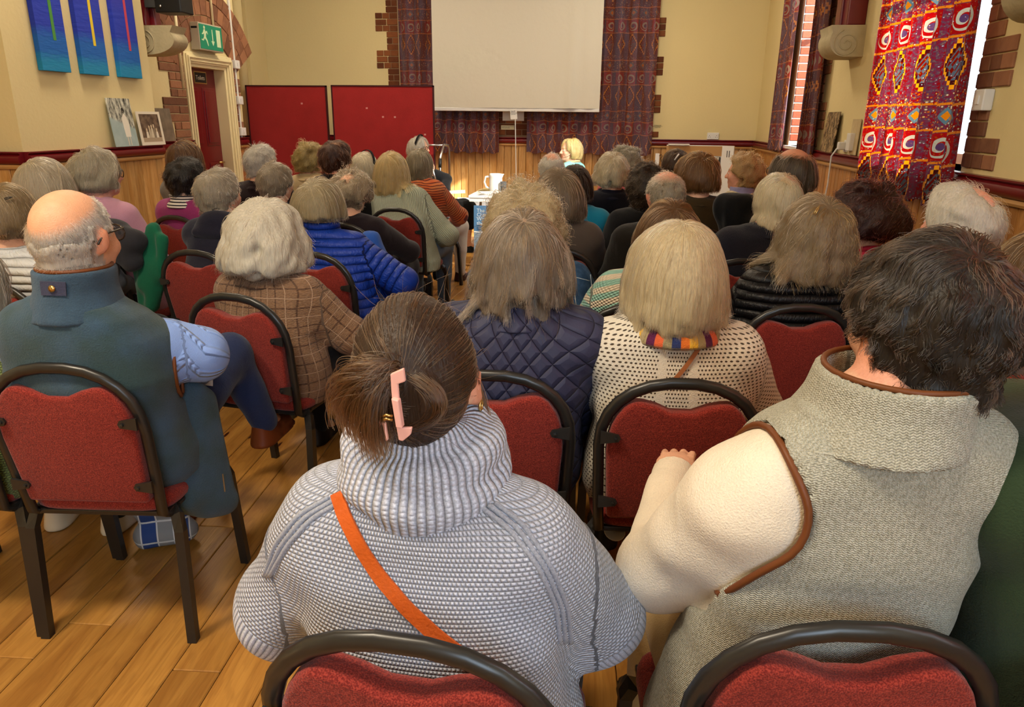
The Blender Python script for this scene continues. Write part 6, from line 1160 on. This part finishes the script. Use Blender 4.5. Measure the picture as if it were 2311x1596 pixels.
# microphones
d = PEOPLE['P40']; wr = d['J']['R'][2]; w0 = toworld('P40', wr); m0 = aty(968, 392, 8.15); m1 = aty(986, 372, 8.18)
mc = empty('microphone', w0, label='silver hand microphone held by the speaker in black', cat='microphone'); a, b_ = aty(984, 412, 8.13) - w0, aty(974, 372, 8.16) - w0
MB().tube([a, b_], [.011, .014], 12).build('handle', M_METAL, mc, smooth=True); MB().lathe([(.001, -.02), (.014, -.014), (.02, 0), (.014, .014), (.001, .02)], 14, Matrix.Translation(Vector(b_))).build('grille', M_BLACK, mc, smooth=True)
pp = aty(1022, 434, 8.3); MB().box((-.14, -.1, 0), (.14, .1, .004)).build('notes', M_PAPER, loc=(pp[0], pp[1], pp[2]), rot=(.08, -.05, .2), label='white sheets of notes lying on the lap of the speaker in black', cat='papers')
d = PEOPLE['P42']; MB().tube([headpt('P42', p) for p in ((-.085, -.01, .01), (-.088, .02, -.03), (-.075, .06, -.06), (-.05, .09, -.068))], .0028, 6).build('headset_microphone', mat('skin_plastic', col=lin('#e8d2b8'), rough=.4), d['o'], smooth=True)
# ---------------------------------------------------------------- coats on chairs, bags, papers
def blob(name, caps, h, m, label, cat, k=.04, noise=.006, flat=None):
    P = np.array([c[0] for c in caps] + [c[1] for c in caps]); r = max(c[2] for c in caps) + .06; F = Fld(P.min(0) - r, P.max(0) + r, h)
    for a, b_, rr in caps: F.cap(a, b_, rr, rr, k)
    F.put(lambda X, Y, Z: Z + 0*X + 0*Y - .002, P.min(0) - 1, [P.max(0)[0] + 1, P.max(0)[1] + 1, .0], .01, -1); V, Q = F.nets(); V = V + (vnoise(V, (26, 26, 5), 3)*noise*1.7)[:, None]*np.array([1, 1, .2]); o_ = V.mean(0)*np.array([1, 1, 0]); o_[2] = V[:, 2].min()
    me = np_mesh(name, V - o_, Q); pushattr(me, 'cl', V); return mobj(name, me, m, loc=o_, label=label, cat=cat)
A = aty
blob('coat', [(A(345, 520, 3.35), A(330, 640, 3.35), .038), (A(330, 540, 3.4), A(318, 600, 3.4), .035), (A(352, 600, 3.33), A(345, 690, 3.35), .035), (A(312, 560, 3.38), A(330, 680, 3.38), .035), (A(365, 540, 3.33), A(362, 620, 3.33), .03)], .012, K('plain', '#0f5c42'), 'bright green coat hanging over the chair beside the navy hooded jacket', 'coat')
blob('coat', [(A(255, 520, 3.3), A(300, 545, 3.3), .06), (A(262, 545, 3.3), A(300, 590, 3.3), .05), (A(240, 540, 3.3), A(250, 620, 3.3), .05)], .012, K('plain', '#2a2a30'), 'charcoal coat draped over the chair behind the pink top', 'coat')
blob('coat', [(A(1640, 462, 4.1), A(1680, 462, 4.1), .06), (A(1638, 470, 4.1), A(1682, 520, 4.1), .065), (A(1645, 490, 4.1), A(1660, 560, 4.1), .06)], .012, K('plain', '#08080a'), 'black coat hung over a chair back in front of the cream cable vest', 'coat')
bb = blob('shoulder_bag', [(A(838, 545, 3.75), A(880, 640, 3.75), .06), (A(870, 600, 3.75), A(895, 690, 3.75), .05), (A(850, 600, 3.75), A(855, 690, 3.75), .06)], .012, K('plain', '#2a54a4'), 'bright blue fabric bag hanging beside the blue puffer jacket', 'bag')
blob('shoulder_bag', [(A(985, 560, 6.2), A(988, 620, 6.2), .055), (A(992, 560, 6.2), A(996, 600, 6.2), .04)], .012, K('plain', '#08080a'), 'black bag hanging from the chair of the orange-red striped jumper', 'bag')
blob('handbag', [(atz(915, 655, .1), atz(955, 650, .1), .09), (atz(925, 650, .16), atz(945, 648, .16), .06)], .012, K('plain', '#1a120e'), 'dark brown bag on the floor in the aisle behind the sage green jumper', 'bag')
def plaid(g): x, y, z = g.xyz(g.obj()); X = x*.9 + y*.5; t = g.fr(X/.11); c = g.mix(g.ss(g.ab(t - .5), .2, .24), lin('#2b4580'), lin('#85888c')); c = g.mix(g.ab(g.fr(X/.055) - .5) < .04, c, lin('#d4d6da')); return g.mix(g.ab(g.fr(z/.07 + x*.5) - .5) < .05, c, lin('#c2c8cc'))
pb = [atz(325, 1245, .0), atz(405, 1232, .0)]
o = blob('plaid_bag', [(pb[0] + [0, .03, .05], pb[1] + [0, .03, .05], .05), (pb[0] + [0, .04, .16], pb[1] + [0, .04, .16], .05), (pb[0] + [.01, .05, .27], pb[1] + [-.01, .05, .27], .035)], .01, mat('plaid_cloth', plaid, rough=.8), 'blue and grey plaid cloth bag on the floor under the front left chair', 'bag', noise=.004)
_c = A(458, 858, 2.05); MB().box((-.03, -.001, -.02), (.03, .001, .02)).build('card', M_PAPER, loc=_c, rot=(.4, .2, .3), label='small cream card held by the person in the teal fleece gilet', cat='card')
_r = A(1880, 872, 1.42); t = np.linspace(-1.4, 1.9, 14); MB().add([(.05*0 + x, .03*math.sin(a) , .03*math.cos(a)) for x in (-.04, .14) for a in t], [(i, i + 1, i + 15, i + 14) for i in range(13)]).build('programme', M_PAPER, loc=_r, rot=(.2, .25, -.1), label='white curled programme held up beside the herringbone gilet', cat='papers', smooth=True)
_w = A(1386, 1202, 1.92); o = MB().lathe([(.001, 0), (.026, 0), (.032, .006), (.03, .008), (.001, .004)], 20).build('paper_plate', M_PAPER, loc=_w, rot=(.5, .1, .2), smooth=True, label='white paper disc showing under the chair of the cream cardigan', cat='plate')
for nm, y, x in (('side', 0, 0),): pass
